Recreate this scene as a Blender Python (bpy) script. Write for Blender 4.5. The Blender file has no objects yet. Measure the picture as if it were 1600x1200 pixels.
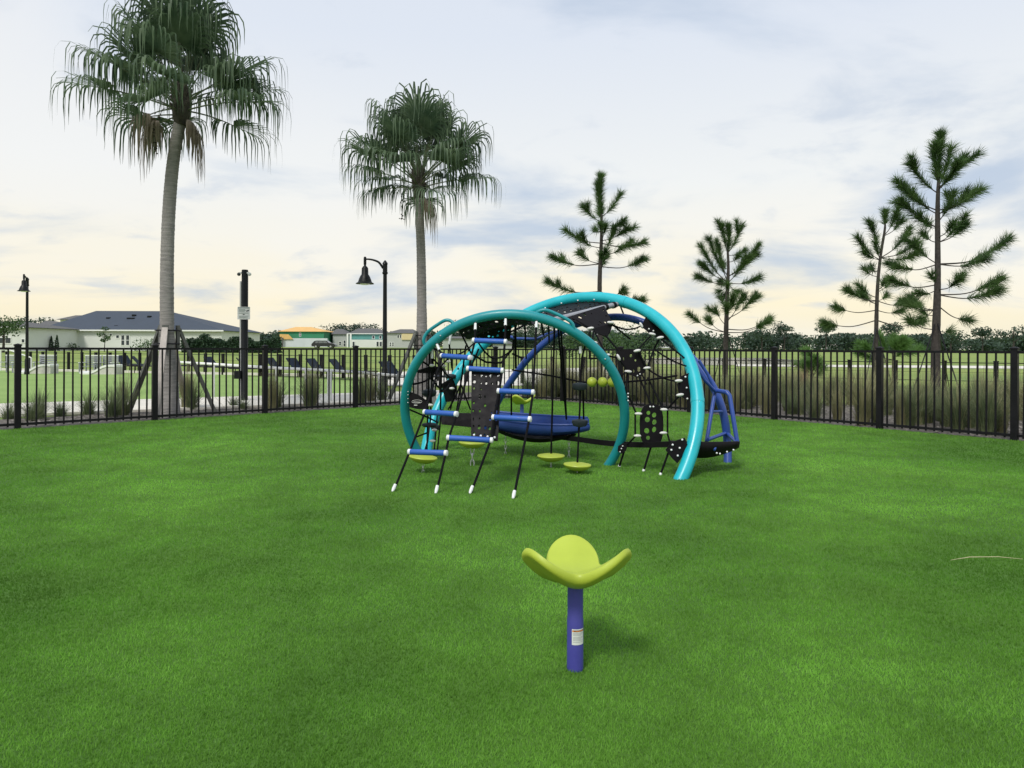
import bpy, bmesh, math, random
import numpy as np
from mathutils import Vector, Matrix, noise

random.seed(7)
rng = np.random.default_rng(7)
sc = bpy.context.scene
col = sc.collection
R = math.radians

# ------------------------------------------------------------------ camera
F_PX, CAM_H, ROLL, HOR = 1110.0, 1.2, 0.0035, 543.5      # photograph is 1600 x 1200
cd = bpy.data.cameras.new('camera')
cam = bpy.data.objects.new('camera', cd); col.objects.link(cam)
cam.location = (0, 0, CAM_H)
cam.rotation_euler = (R(90), 0, 0)
cam.matrix_world = Matrix.Translation((0, 0, CAM_H)) @ Matrix.Rotation(R(90), 4, 'X') @ Matrix.Rotation(ROLL, 4, 'Z')
cd.sensor_width = 36
cd.lens = F_PX / 1600 * 36
cd.shift_y = (HOR - 600) / 1600
cd.clip_start = 0.05; cd.clip_end = 6000
sc.camera = cam

# ------------------------------------------------------------------ world: sky with thin cloud
SUN_EL, SUN_AZ = 52, 205          # azimuth of the sun, clockwise from +Y (the view direction)
w = bpy.data.worlds.new('World'); sc.world = w; w.use_nodes = True
nt = w.node_tree; nt.nodes.clear()
N = lambda t: nt.nodes.new(t)
L = nt.links.new
out = N('ShaderNodeOutputWorld'); bg = N('ShaderNodeBackground'); L(bg.outputs[0], out.inputs[0])
sky = N('ShaderNodeTexSky'); sky.sky_type = 'NISHITA'; sky.sun_disc = False
sky.sun_elevation = R(SUN_EL); sky.sun_rotation = R(SUN_AZ)
skm = N('ShaderNodeVectorMath'); skm.operation = 'SCALE'; skm.inputs['Scale'].default_value = 0.1
L(sky.outputs[0], skm.inputs[0])
tc = N('ShaderNodeTexCoord'); sep = N('ShaderNodeSeparateXYZ'); L(tc.outputs['Generated'], sep.inputs[0])
# overcast layer: warm near the horizon, grey-blue higher up, the same all the way round
ramp = N('ShaderNodeValToRGB'); L(sep.outputs['Z'], ramp.inputs[0])
cr = ramp.color_ramp
stops = [(0.0, (0.86, 0.80, 0.62)), (0.06, (0.95, 0.85, 0.62)), (0.13, (0.92, 0.87, 0.74)), (0.22, (0.86, 0.87, 0.85)),
         (0.40, (0.73, 0.78, 0.86)), (0.8, (0.62, 0.69, 0.81))]
cr.elements[0].position = 0; cr.elements[0].color = (*stops[0][1], 1)
cr.elements[1].position = stops[-1][0]; cr.elements[1].color = (*stops[-1][1], 1)
for p, c in stops[1:-1]:
    e = cr.elements.new(p); e.color = (*c, 1)
# project the direction onto a cloud deck
zc = N('ShaderNodeMath'); zc.operation = 'MAXIMUM'; zc.inputs[1].default_value = 0.0; L(sep.outputs['Z'], zc.inputs[0])
za = N('ShaderNodeMath'); za.operation = 'ADD'; za.inputs[1].default_value = 0.24; L(zc.outputs[0], za.inputs[0])
dv = N('ShaderNodeVectorMath'); dv.operation = 'DIVIDE'
cmb = N('ShaderNodeCombineXYZ')
for i in range(3): L(za.outputs[0], cmb.inputs[i])
L(tc.outputs['Generated'], dv.inputs[0]); L(cmb.outputs[0], dv.inputs[1])
mp = N('ShaderNodeMapping'); mp.inputs['Scale'].default_value = (1.0, 1.25, 0.35); mp.inputs['Location'].default_value = (9.4, 6.3, 0)
mp.inputs['Rotation'].default_value = (0, 0, R(14))
L(dv.outputs[0], mp.inputs[0])
def wnoise(scale, detail, rough, dist=0.0):
    n = N('ShaderNodeTexNoise'); n.inputs['Scale'].default_value = scale; n.inputs['Detail'].default_value = detail
    n.inputs['Roughness'].default_value = rough; n.inputs['Distortion'].default_value = dist
    L(mp.outputs[0], n.inputs['Vector']); return n
def wramp(src, a, b):
    m = N('ShaderNodeMapRange'); m.interpolation_type = 'SMOOTHSTEP'
    m.inputs['From Min'].default_value = a; m.inputs['From Max'].default_value = b
    L(src, m.inputs['Value']); return m
n1 = wnoise(1.15, 8, 0.55, 0.35); m1 = wramp(n1.outputs[0], 0.50, 0.72)
n2 = wnoise(2.9, 9, 0.55, 0.3); m2 = wramp(n2.outputs[0], 0.55, 0.76)
n3 = wnoise(0.7, 6, 0.5, 0.2); m3 = wramp(n3.outputs[0], 0.40, 0.66)
def wmix(fac, a, b, k=1.0):
    x = N('ShaderNodeMix'); x.data_type = 'RGBA'
    if k != 1.0:
        mm = N('ShaderNodeMath'); mm.operation = 'MULTIPLY'; mm.inputs[1].default_value = k; L(fac, mm.inputs[0]); fac = mm.outputs[0]
    L(fac, x.inputs['Factor'])
    for s, v in ((6, a), (7, b)):
        if isinstance(v, tuple): x.inputs[s].default_value = (*v, 1)
        else: L(v, x.inputs[s])
    return x.outputs[2]
c = wmix(m3.outputs[0], ramp.outputs[0], (0.90, 0.89, 0.87), 0.45)      # brighter veil
c = wmix(m1.outputs[0], c, (0.43, 0.53, 0.68), 0.8)                    # grey-blue streaks
c = wmix(m2.outputs[0], c, (0.50, 0.58, 0.70), 0.55)
fin = N('ShaderNodeMix'); fin.data_type = 'RGBA'; fin.inputs['Factor'].default_value = 0.9
L(skm.outputs[0], fin.inputs[6]); L(c, fin.inputs[7])
L(fin.outputs[2], bg.inputs[0]); bg.inputs[1].default_value = 0.98

sd = bpy.data.lights.new('sun', 'SUN'); sd.energy = 2.4; sd.angle = R(14); sd.color = (1.0, 0.95, 0.86)
sun = bpy.data.objects.new('sun', sd); col.objects.link(sun)
az, el = R(SUN_AZ), R(SUN_EL)
sdir = Vector((math.sin(az) * math.cos(el), math.cos(az) * math.cos(el), math.sin(el)))
sun.rotation_euler = sdir.to_track_quat('Z', 'Y').to_euler()
vs = sc.view_settings
vs.view_transform = 'Standard'; vs.look = 'None'; vs.exposure = 0.18; vs.gamma = 1.0; vs.use_curve_mapping = False

# ------------------------------------------------------------------ pixel -> place helpers
def W(x, y, D):
    u, v = x - 800, y - HOR
    u, v = u + ROLL * v, v - ROLL * u
    return Vector((u / F_PX * D, D, CAM_H - v / F_PX * D))
def G(x, y, z=0.0):
    u, v = x - 800, y - HOR
    u, v = u + ROLL * v, v - ROLL * u
    D = F_PX * (CAM_H - z) / v
    return Vector((u / F_PX * D, D, z))

# ------------------------------------------------------------------ materials
MATS = {}
def mat(name, color, rough=0.6, metal=0.0, var=0.12, nscale=8.0, bump=0.0, bscale=60.0, color2=None, detail=5, spec=0.5, trans=0.0, coat=0.0, coords='Object', stretch=None):
    if name in MATS: return MATS[name]
    m = bpy.data.materials.new(name); m.use_nodes = True
    t = m.node_tree; b = t.nodes['Principled BSDF']
    tcn = t.nodes.new('ShaderNodeTexCoord')
    if coords == 'World':
        g = t.nodes.new('ShaderNodeNewGeometry'); src = g.outputs['Position']
    else: src = tcn.outputs[coords]
    if stretch:
        mpn = t.nodes.new('ShaderNodeMapping'); mpn.inputs['Scale'].default_value = stretch
        t.links.new(src, mpn.inputs[0]); src = mpn.outputs[0]
    n = t.nodes.new('ShaderNodeTexNoise'); n.inputs['Scale'].default_value = nscale; n.inputs['Detail'].default_value = detail
    n.inputs['Roughness'].default_value = 0.6
    t.links.new(src, n.inputs['Vector'])
    rp = t.nodes.new('ShaderNodeValToRGB'); rp.color_ramp.elements[0].position = 0.3; rp.color_ramp.elements[1].position = 0.7
    c2 = color2 if color2 else tuple(min(1, x * (1 + var)) for x in color)
    c1 = color if color2 else tuple(x * (1 - var) for x in color)
    rp.color_ramp.elements[0].color = (*c1, 1); rp.color_ramp.elements[1].color = (*c2, 1)
    t.links.new(n.outputs[0], rp.inputs[0]); t.links.new(rp.outputs[0], b.inputs['Base Color'])
    rn = t.nodes.new('ShaderNodeMapRange'); rn.inputs['From Min'].default_value = 0.3; rn.inputs['From Max'].default_value = 0.7
    rn.inputs['To Min'].default_value = max(0.03, rough - 0.10); rn.inputs['To Max'].default_value = min(1, rough + 0.12)
    t.links.new(n.outputs[0], rn.inputs['Value']); t.links.new(rn.outputs[0], b.inputs['Roughness']); b.inputs['Metallic'].default_value = metal
    b.inputs['Specular IOR Level'].default_value = spec
    if coat: b.inputs['Coat Weight'].default_value = coat; b.inputs['Coat Roughness'].default_value = 0.15
    if bump:
        n2 = t.nodes.new('ShaderNodeTexNoise'); n2.inputs['Scale'].default_value = bscale; n2.inputs['Detail'].default_value = 4
        t.links.new(src, n2.inputs['Vector'])
        bp = t.nodes.new('ShaderNodeBump'); bp.inputs['Strength'].default_value = bump; bp.inputs['Distance'].default_value = 0.02
        t.links.new(n2.outputs[0], bp.inputs['Height']); t.links.new(bp.outputs[0], b.inputs['Normal'])
    MATS[name] = m
    return m
def leafmat(name, c1, c2, rough=0.55, scale=3.0, trl=0.25):
    m = mat(name, c1, rough, color2=c2, nscale=scale, coords='World', spec=0.3)
    t = m.node_tree; b = t.nodes['Principled BSDF']; o = t.nodes['Material Output']
    tr = t.nodes.new('ShaderNodeBsdfTranslucent'); mx = t.nodes.new('ShaderNodeMixShader'); mx.inputs[0].default_value = trl
    rp = [n for n in t.nodes if n.type == 'VALTORGB'][0]
    t.links.new(rp.outputs[0], tr.inputs[0]); t.links.new(b.outputs[0], mx.inputs[1]); t.links.new(tr.outputs[0], mx.inputs[2])
    t.links.new(mx.outputs[0], o.inputs[0])
    return m
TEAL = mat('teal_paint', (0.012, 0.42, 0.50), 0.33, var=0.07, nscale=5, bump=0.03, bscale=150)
TEALD = mat('deep_teal', (0.010, 0.25, 0.29), 0.36, var=0.07, nscale=5, bump=0.03, bscale=150)  # darker teal for the front arch, its sleeves and the grab handles
BLUE = mat('blue_paint', (0.022, 0.066, 0.30), 0.38, var=0.08, nscale=6, bump=0.03, bscale=150)
NAVY = mat('violet_blue_paint', (0.055, 0.055, 0.30), 0.42, var=0.1, nscale=9, bump=0.04, bscale=180)
RUNG = mat('blue_rung_plastic', (0.022, 0.10, 0.42), 0.5, var=0.12, nscale=15, bump=0.1, bscale=120)
LIME = mat('lime_plastic', (0.38, 0.47, 0.045), 0.5, var=0.06, nscale=7, bump=0.05, bscale=220)
BLK = mat('black_plastic', (0.007, 0.006, 0.008), 0.6, var=0.25, nscale=12, spec=0.16)
ROPE = mat('black_rope', (0.007, 0.007, 0.009), 0.85, spec=0.1, var=0.3, nscale=60, bump=0.4, bscale=200)
SLATE = mat('slate_rubber', (0.018, 0.027, 0.033), 0.65, var=0.15, nscale=12, spec=0.25)
PAD = mat('pale_grey_pad', (0.62, 0.62, 0.60), 0.5, var=0.1, nscale=15)
STEEL = mat('zinc_steel', (0.55, 0.56, 0.58), 0.35, metal=0.7, var=0.1)
CAP = mat('white_cap', (0.72, 0.74, 0.76), 0.45, var=0.06)
GREYT = mat('grey_tube', (0.30, 0.31, 0.34), 0.4, metal=0.2, var=0.1)
FENCE = mat('black_fence_paint', (0.007, 0.0065, 0.009), 0.5, spec=0.22, var=0.3, nscale=14, bump=0.05)
LAMPM = mat('dark_lamp_paint', (0.006, 0.008, 0.009), 0.45, var=0.2, spec=0.22)
LENS = mat('lamp_lens', (0.75, 0.75, 0.72), 0.3, var=0.04)
SIGNW = mat('sign_white', (0.68, 0.70, 0.68), 0.5, var=0.04)
INK = mat('sign_ink', (0.03, 0.04, 0.04), 0.6)
ORANGE = mat('label_orange', (0.8, 0.25, 0.03), 0.6)
WOODL = mat('pale_brace_timber', (0.42, 0.38, 0.36), 0.8, color2=(0.56, 0.51, 0.48), nscale=4, stretch=(8, 8, 0.6), bump=0.3, bscale=40)
WOODD = mat('weathered_brace_timber', (0.075, 0.08, 0.075), 0.85, color2=(0.13, 0.135, 0.125), nscale=4, stretch=(8, 8, 0.6), bump=0.3, bscale=40)
BARK = mat('palm_bark', (0.17, 0.16, 0.16), 0.9, color2=(0.33, 0.31, 0.30), nscale=6, stretch=(1, 1, 7), bump=0.5, bscale=30)
BOOT = mat('palm_boot_fibre', (0.025, 0.022, 0.018), 0.95, color2=(0.07, 0.06, 0.045), nscale=20, bump=0.6, bscale=50)
PBARK = mat('pine_bark', (0.022, 0.019, 0.017), 0.95, color2=(0.07, 0.06, 0.055), nscale=18, bump=0.6, bscale=60)
FROND = leafmat('palm_leaf', (0.035, 0.07, 0.042), (0.14, 0.20, 0.11), scale=2.6, trl=0.35)
DEADF = leafmat('dead_palm_leaf', (0.16, 0.13, 0.10), (0.30, 0.25, 0.20), scale=5, trl=0.15)
PETI = mat('palm_petiole', (0.05, 0.07, 0.03), 0.6, color2=(0.09, 0.11, 0.05))
NEEDLE = leafmat('pine_needle', (0.035, 0.08, 0.028), (0.12, 0.21, 0.06), scale=2.5, trl=0.4)
NEEDLEY = leafmat('young_pine_needle', (0.07, 0.16, 0.04), (0.14, 0.26, 0.07), scale=2.5, trl=0.3)
CLUMP = leafmat('bunch_grass_blade', (0.09, 0.13, 0.065), (0.21, 0.25, 0.125), scale=4, trl=0.3)
CLUMPT = leafmat('tan_grass_blade', (0.21, 0.215, 0.11), (0.38, 0.36, 0.20), scale=4, trl=0.3)
CLUMPP = leafmat('pink_grass_plume', (0.30, 0.17, 0.12), (0.40, 0.26, 0.19), scale=4, trl=0.3)
HEDGE = leafmat('hedge_leaf', (0.012, 0.032, 0.018), (0.035, 0.075, 0.035), scale=0.8, trl=0.15)
FARLEAF = leafmat('far_tree_leaf', (0.026, 0.052, 0.04), (0.06, 0.10, 0.06), scale=0.06, trl=0.15)
SHRUB = leafmat('shrub_leaf', (0.03, 0.07, 0.025), (0.09, 0.16, 0.05), scale=1.0, trl=0.25)
CONC = mat('concrete', (0.56, 0.54, 0.48), 0.85, color2=(0.70, 0.67, 0.60), nscale=1.5, bump=0.15, bscale=40, coords='World')
MULCH = mat('mulch', (0.065, 0.058, 0.052), 0.95, color2=(0.20, 0.18, 0.165), nscale=9, bump=0.8, bscale=35, coords='World', detail=10)
CHIP = mat('wood_chip', (0.08, 0.07, 0.062), 0.95, color2=(0.36, 0.33, 0.30), nscale=5, coords='World')
WHITE = mat('white_paint', (0.74, 0.75, 0.74), 0.5, var=0.04)
STUCCO = mat('white_stucco', (0.62, 0.64, 0.62), 0.85, var=0.05, nscale=0.5, coords='World')
GREYW = mat('grey_siding', (0.40, 0.42, 0.41), 0.8, var=0.06, nscale=0.5, coords='World')
CREAM = mat('cream_siding', (0.62, 0.52, 0.30), 0.8, var=0.05, nscale=0.5, coords='World')
SLATER = mat('blue_grey_shingles', (0.045, 0.06, 0.085), 0.85, var=0.22, nscale=1.6, coords='World', stretch=(1, 1, 6))
GREYR = mat('grey_shingles', (0.10, 0.10, 0.10), 0.85, var=0.2, nscale=1.6, coords='World')
OSB = mat('raw_roof_board', (0.66, 0.40, 0.14), 0.8, var=0.08, nscale=0.6, coords='World')
GREENW = mat('green_sheathing', (0.03, 0.20, 0.10), 0.8, var=0.1, nscale=0.6, coords='World')
TEALW = mat('teal_sheathing', (0.09, 0.27, 0.25), 0.8, var=0.1, nscale=0.6, coords='World')
WRAP = mat('pale_house_wrap', (0.52, 0.56, 0.60), 0.7, var=0.06, nscale=0.6, coords='World')
GLASS = mat('dark_window_glass', (0.03, 0.04, 0.05), 0.12, var=0.1)
SLING = mat('navy_sling', (0.012, 0.02, 0.035), 0.75, var=0.15, spec=0.2)
SLAT = mat('grey_slat', (0.26, 0.28, 0.30), 0.6, var=0.15)
CARP = mat('dark_car_paint', (0.02, 0.02, 0.025), 0.25, coat=0.5, var=0.1)
TYRE = mat('tyre_rubber', (0.02, 0.02, 0.02), 0.9)
STRAW = mat('straw', (0.45, 0.42, 0.25), 0.8)
HAMM = mat('hammock_fabric', (0.018, 0.06, 0.26), 0.7, var=0.1, nscale=10, bump=0.15, bscale=300)

# ------------------------------------------------------------------ mesh builder
class MB:
    def __init__(s): s.v = []; s.f = []
    def add(s, vs, fs):
        o = len(s.v); s.v += [tuple(p) for p in vs]; s.f += [tuple(i + o for i in f) for f in fs]; return s
    def tube(s, pts, rad, n=8, caps=True):
        pts = [Vector(p) for p in pts]; m = len(pts)
        if not hasattr(rad, '__len__'): rad = [rad] * m
        up = None; vs = []
        for i, p in enumerate(pts):
            d = (pts[min(i + 1, m - 1)] - pts[max(i - 1, 0)])
            d = d.normalized() if d.length > 1e-9 else Vector((0, 0, 1))
            if up is None: up = d.orthogonal().normalized()
            up = (up - d * up.dot(d)); up = up.normalized() if up.length > 1e-6 else d.orthogonal().normalized()
            sd_ = d.cross(up)
            for k in range(n):
                a = 2 * math.pi * k / n
                vs.append(p + (up * math.cos(a) + sd_ * math.sin(a)) * rad[i])
        fs = [(i * n + k, i * n + (k + 1) % n, (i + 1) * n + (k + 1) % n, (i + 1) * n + k) for i in range(m - 1) for k in range(n)]
        if caps: fs += [tuple(range(n - 1, -1, -1)), tuple((m - 1) * n + k for k in range(n))]
        return s.add(vs, fs)
    def box(s, c, size, M=None):
        c = Vector(c); hx, hy, hz = (x / 2 for x in size)
        vs = [Vector((x, y, z)) for x in (-hx, hx) for y in (-hy, hy) for z in (-hz, hz)]
        vs = [c + (M @ p if M else p) for p in vs]
        return s.add(vs, [(0, 1, 3, 2), (4, 6, 7, 5), (0, 4, 5, 1), (2, 3, 7, 6), (0, 2, 6, 4), (1, 5, 7, 3)])
    def lathe(s, prof, n=24, o=(0, 0, 0)):
        o = Vector(o); vs = []; m = len(prof)
        for r_, z in prof:
            for k in range(n):
                a = 2 * math.pi * k / n; vs.append(o + Vector((r_ * math.cos(a), r_ * math.sin(a), z)))
        fs = [(i * n + k, i * n + (k + 1) % n, (i + 1) * n + (k + 1) % n, (i + 1) * n + k) for i in range(m - 1) for k in range(n)]
        fs += [tuple(range(n - 1, -1, -1)), tuple((m - 1) * n + k for k in range(n))]
        return s.add(vs, fs)
    def ball(s, c, r_, n=12, m=8, sc_=(1, 1, 1)):
        c = Vector(c); vs = []; 
        for i in range(1, m):
            t = math.pi * i / m
            for k in range(n):
                a = 2 * math.pi * k / n
                vs.append(c + Vector((r_ * sc_[0] * math.sin(t) * math.cos(a), r_ * sc_[1] * math.sin(t) * math.sin(a), r_ * sc_[2] * math.cos(t))))
        fs = [(i * n + k, (i + 1) * n + k, (i + 1) * n + (k + 1) % n, i * n + (k + 1) % n) for i in range(m - 2) for k in range(n)]
        t_ = len(vs); vs += [c + Vector((0, 0, r_ * sc_[2])), c - Vector((0, 0, r_ * sc_[2]))]
        fs += [(t_, k, (k + 1) % n) for k in range(n)] + [(t_ + 1, (m - 2) * n + (k + 1) % n, (m - 2) * n + k) for k in range(n)]
        return s.add(vs, fs)
    def slab(s, poly, n, th):           # flat polygon (3D points) with thickness th along n
        a = [Vector(p) + n * th / 2 for p in poly]; b = [Vector(p) - n * th / 2 for p in poly]; k = len(poly)
        return s.add(a + b, [tuple(range(k)), tuple(range(2 * k - 1, k - 1, -1))] + [(i, i + k, (i + 1) % k + k, (i + 1) % k) for i in range(k)])
    def build(s, name, m, parent=None, smooth=True, loc=None):
        me = bpy.data.meshes.new(name)
        vs = s.v
        if loc is not None: vs = [tuple(Vector(p) - Vector(loc)) for p in vs]
        me.from_pydata(vs, [], s.f); me.materials.append(m)
        if smooth:
            me.polygons.foreach_set('use_smooth', [True] * len(me.polygons))
            try: me.set_sharp_from_angle(angle=R(40))
            except Exception: pass
        me.update()
        return link(name, me, parent, loc)
def link(name, me, parent=None, loc=None):
    o = bpy.data.objects.new(name, me); col.objects.link(o)
    if loc is not None: o.location = loc
    if parent is not None:
        o.parent = parent
        if loc is None: o.matrix_parent_inverse = Matrix.Translation(-parent.location) if parent.type == 'EMPTY' and parent.parent is None else Matrix()
    return o
def tag(o, label, cat, group=None):
    o['label'] = label; o['category'] = cat
    if group: o['group'] = group
    return o
def thing(name, label, cat, loc=(0, 0, 0), group=None):
    o = bpy.data.objects.new(name, None); col.objects.link(o); o.location = loc; o.empty_display_size = 0.2
    return tag(o, label, cat, group)
def struct(o): o['kind'] = 'structure'; return o
def stuff(o, label=None, cat=None):
    o['kind'] = 'stuff'
    if label: tag(o, label, cat)
    return o
def smoothpath(pts, sub=8):
    pts = [Vector(p) for p in pts]; res = []
    for i in range(len(pts) - 1):
        p0 = pts[max(i - 1, 0)]; p1 = pts[i]; p2 = pts[i + 1]; p3 = pts[min(i + 2, len(pts) - 1)]
        for k in range(sub):
            t = k / sub
            res.append(0.5 * ((2 * p1) + (p2 - p0) * t + (2 * p0 - 5 * p1 + 4 * p2 - p3) * t * t + (3 * p1 - p0 - 3 * p2 + p3) * t ** 3))
    res.append(pts[-1]); return res
def fastmesh(name, V, T, m):            # numpy triangles
    me = bpy.data.meshes.new(name)
    me.vertices.add(len(V)); me.vertices.foreach_set('co', V.astype(np.float32).ravel())
    me.loops.add(T.size); me.loops.foreach_set('vertex_index', T.astype(np.int32).ravel())
    me.polygons.add(len(T)); me.polygons.foreach_set('loop_start', np.arange(0, T.size, 3, dtype=np.int32))
    me.materials.append(m); me.update(calc_edges=True); me.validate()
    return me
def sheet(name, poly, z, m):
    mb = MB(); mb.add([(p[0], p[1], z) for p in poly], [tuple(range(len(poly)))])
    o = mb.build(name, m, smooth=False)
    me = o.data
    if me.polygons[0].normal.z < 0: me.flip_normals()
    return o

# ------------------------------------------------------------------ ground
def rise(x, y):
    d = math.hypot(x, y)
    a = x / max(d, 1e-6)
    k = min(1, max(0, (0.25 - a) / 0.35)); k = k * k * (3 - 2 * k)
    return 0.0066 * max(0, min(d, 320) - 48) * k if y > 0 else 0
def ground_z(x, y): return rise(x, y)
rs = [0, 6, 12, 20, 30, 40, 48, 56, 66, 80, 95, 110, 130, 150, 175, 200, 230, 260, 300, 340, 420, 600, 900, 1400, 2500, 4500]
mb = MB(); NA = 96; vs = [(0, 0, 0)]; fs = []
for i, r_ in enumerate(rs[1:]):
    for k in range(NA):
        a = 2 * math.pi * k / NA; x, y = r_ * math.sin(a), r_ * math.cos(a)
        vs.append((x, y, ground_z(x, y) if r_ < 500 else ground_z(x / r_ * 340, y / r_ * 340)))
for k in range(NA): fs.append((0, 1 + (k + 1) % NA, 1 + k))
for i in range(len(rs) - 2):
    for k in range(NA):
        a, b = 1 + i * NA + k, 1 + i * NA + (k + 1) % NA
        fs.append((a, b, b + NA, a + NA))
mb.add(vs, fs)
FIELD = mat('field_grass', (0.12, 0.20, 0.030), 0.95, color2=(0.25, 0.31, 0.065), nscale=0.12, coords='World', detail=9, bump=0.5, bscale=8)
ground = struct(mb.build('ground', FIELD))

# fence lines from the photographed post feet
def fit_line(pts):
    P = np.array([[p.x, p.y] for p in pts]); c_ = P.mean(0); u_, s_, vt = np.linalg.svd(P - c_); d_ = vt[0]
    return Vector((*c_, 0)), Vector((*d_, 0)).normalized()
LP = [G(26.7, 670.7), G(235.5, 658.7), G(409, 647), G(555, 638)]
RP = [G(1211, 656.5), G(1380, 672), G(1586, 689)]
cl, dl = fit_line(LP); cr_, dr = fit_line(RP)
if dl.x < 0: dl = -dl
if dr.x < 0: dr = -dr
M2 = np.array([[dl.x, -dr.x], [dl.y, -dr.y]]); t_ = np.linalg.solve(M2, np.array([cr_.x - cl.x, cr_.y - cl.y]))
CORNER = cl + dl * float(t_[0])
nl = Vector((-dl.y, dl.x, 0)); nl = nl if nl.y > 0 else -nl        # outward normals
nr = Vector((-dr.y, dr.x, 0)); nr = nr if nr.y > 0 else -nr
stepL = ((LP[3] - LP[0]).length) / 3; stepR = ((RP[2] - RP[0]).length) / 2
print('corner', CORNER, 'steps', stepL, stepR)
def fl(t, off=0): return CORNER - dl * t + nl * off          # t metres left of the corner, off outside the fence
def fr(t, off=0): return CORNER + dr * t + nr * off
TURF = mat('turf_backing', (0.045, 0.125, 0.010), 0.95, color2=(0.07, 0.17, 0.014), nscale=0.7, coords='World', detail=8, bump=0.4, bscale=90)  # backing colour kept dark so the gaps between blades look shaded
turf_poly = [fl(0, -0.06) + (dr - dl).normalized() * 0, fr(24, -0.06), Vector((24, -14, 0)), Vector((-24, -14, 0)), fl(24, -0.06)]
struct(sheet('play_lawn', turf_poly, 0.012, TURF))
# planted beds outside the fence
bed = [fl(26, -0.06), CORNER, fr(26, -0.06), fr(26, 5.2), fr(9, 4.9), fr(3, 3.6), fl(-1.5, 2.6), fl(2, 1.9), fl(26, 1.6)]
struct(sheet('mulch_bed', bed, 0.006, MULCH))
def ln(a, b, t): return a + (b - a) * t
pn0, pn1, pf0, pf1 = G(80, 650), G(520, 633), G(80, 632), G(520, 618)
walk = [ln(pn0, pn1, -1.2), ln(pn0, pn1, 1.55), ln(pf0, pf1, 1.5), ln(pf0, pf1, -1.2)]
mbk = MB(); nseg = 22
def slab_strip(name, a0, a1, b0, b1, n, z0, z1, m):
    root = struct(MB().slab([Vector((p.x, p.y, z0)) for p in (a0, a1, b1, b0)], Vector((0, 0, 1)), 0.006).build(name, m, smooth=False))
    for i in range(n):
        g_ = 0.006 / ((a1 - a0).length / n)
        q = [ln(a0, a1, (i + g_) / n), ln(a0, a1, (i + 1 - g_) / n), ln(b0, b1, (i + 1 - g_) / n), ln(b0, b1, (i + g_) / n)]
        MB().slab([Vector((p.x, p.y, (z0 + z1) / 2 + 0.003)) for p in q], Vector((0, 0, 1)), z1 - z0).build('paving_slab', m, root, smooth=False)
slab_strip('footpath', walk[0], walk[1], walk[3], walk[2], 14, 0.012, 0.05, CONC)
GREEN2 = mat('clipped_lawn', (0.17, 0.28, 0.06), 0.95, color2=(0.24, 0.36, 0.10), nscale=0.5, coords='World', detail=9, bump=0.3, bscale=60)
far0, far1 = G(0, 579), G(560, 590)
lawn2 = [ln(pf0, pf1, -1.2), ln(pf0, pf1, 1.3), ln(far0, far1, 1.02), ln(far0, far1, -0.4)]
struct(sheet('clipped_lawn', lawn2, 0.008, GREEN2))
MB().slab([Vector((p.x, p.y, 0.05)) for p in (ln(far0, far1, -0.4), ln(far0, far1, 1.04), ln(far0, far1, 1.04) + Vector((0.1, 0.35, 0)), ln(far0, far1, -0.4) + Vector((0.1, 0.35, 0)))], Vector((0, 0, 1)), 0.1).build('lawn_kerb', CONC, smooth=False)
struct(bpy.data.objects['lawn_kerb'])
struct(sheet('concrete_walk', [G(600, 603), G(960, 603), G(1010, 590), G(960, 574), G(590, 582)], 0.014, CONC))
struct(sheet('far_path', [G(1150, 572.5), G(1700, 577.5), G(1700, 573), G(1150, 569.5)], 0.02, CONC))
WATER = mat('pond_water', (0.05, 0.07, 0.06), 0.06, var=0.1, bump=0.08, bscale=1.5, coords='World')
struct(sheet('pond', [G(985, 568), G(1120, 571), G(1235, 569), G(1275, 565), G(1200, 559.5), G(1000, 558.5), G(860, 559), G(850, 564)], 0.016, WATER))

# ------------------------------------------------------------------ turf blades (real geometry)
def blades(n, inside):
    """blades thinning out evenly with distance from the open side of the lawn; each wider where sparser"""
    y = 1.3 * (16.8 / 1.3) ** rng.uniform(0, 1, n)
    x = rng.uniform(-1, 1, n) * (0.82 * y + 0.9)
    P = np.stack([x, y], 1); P = P[inside(P)]; n = len(P); y = P[:, 1]
    a = rng.uniform(0, 2 * np.pi, n); H = (0.0125 + 0.0006 * y) * rng.uniform(0.55, 1.2, n); wv = (0.0020 + 0.0007 * y) * rng.uniform(0.7, 1.4, n)
    la = rng.uniform(0, 2 * np.pi, n); lean = H * rng.uniform(0.1, 0.9, n); z0 = np.full(n, 0.010)
    dx, dy = np.cos(a) * wv / 2, np.sin(a) * wv / 2
    V = np.empty((n, 3, 3))
    V[:, 0] = np.stack([P[:, 0] - dx, y - dy, z0], 1); V[:, 1] = np.stack([P[:, 0] + dx, y + dy, z0], 1)
    V[:, 2] = np.stack([P[:, 0] + np.cos(la) * lean, y + np.sin(la) * lean, z0 + H], 1)
    return V.reshape(-1, 3)
def in_turf(P, mg=0.03):
    c2 = np.array([CORNER.x, CORNER.y])
    return (((P - c2) @ np.array([nl.x, nl.y]) < -mg) & ((P - c2) @ np.array([nr.x, nr.y]) < -mg))
Vt = blades(1500000, in_turf)
Tt = np.arange(len(Vt)).reshape(-1, 3)
print('turf blades', len(Tt))
TB = leafmat('turf_blade', (0.104, 0.278, 0.027), (0.200, 0.41, 0.06), rough=0.65, scale=0.45, trl=0.4)
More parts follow.
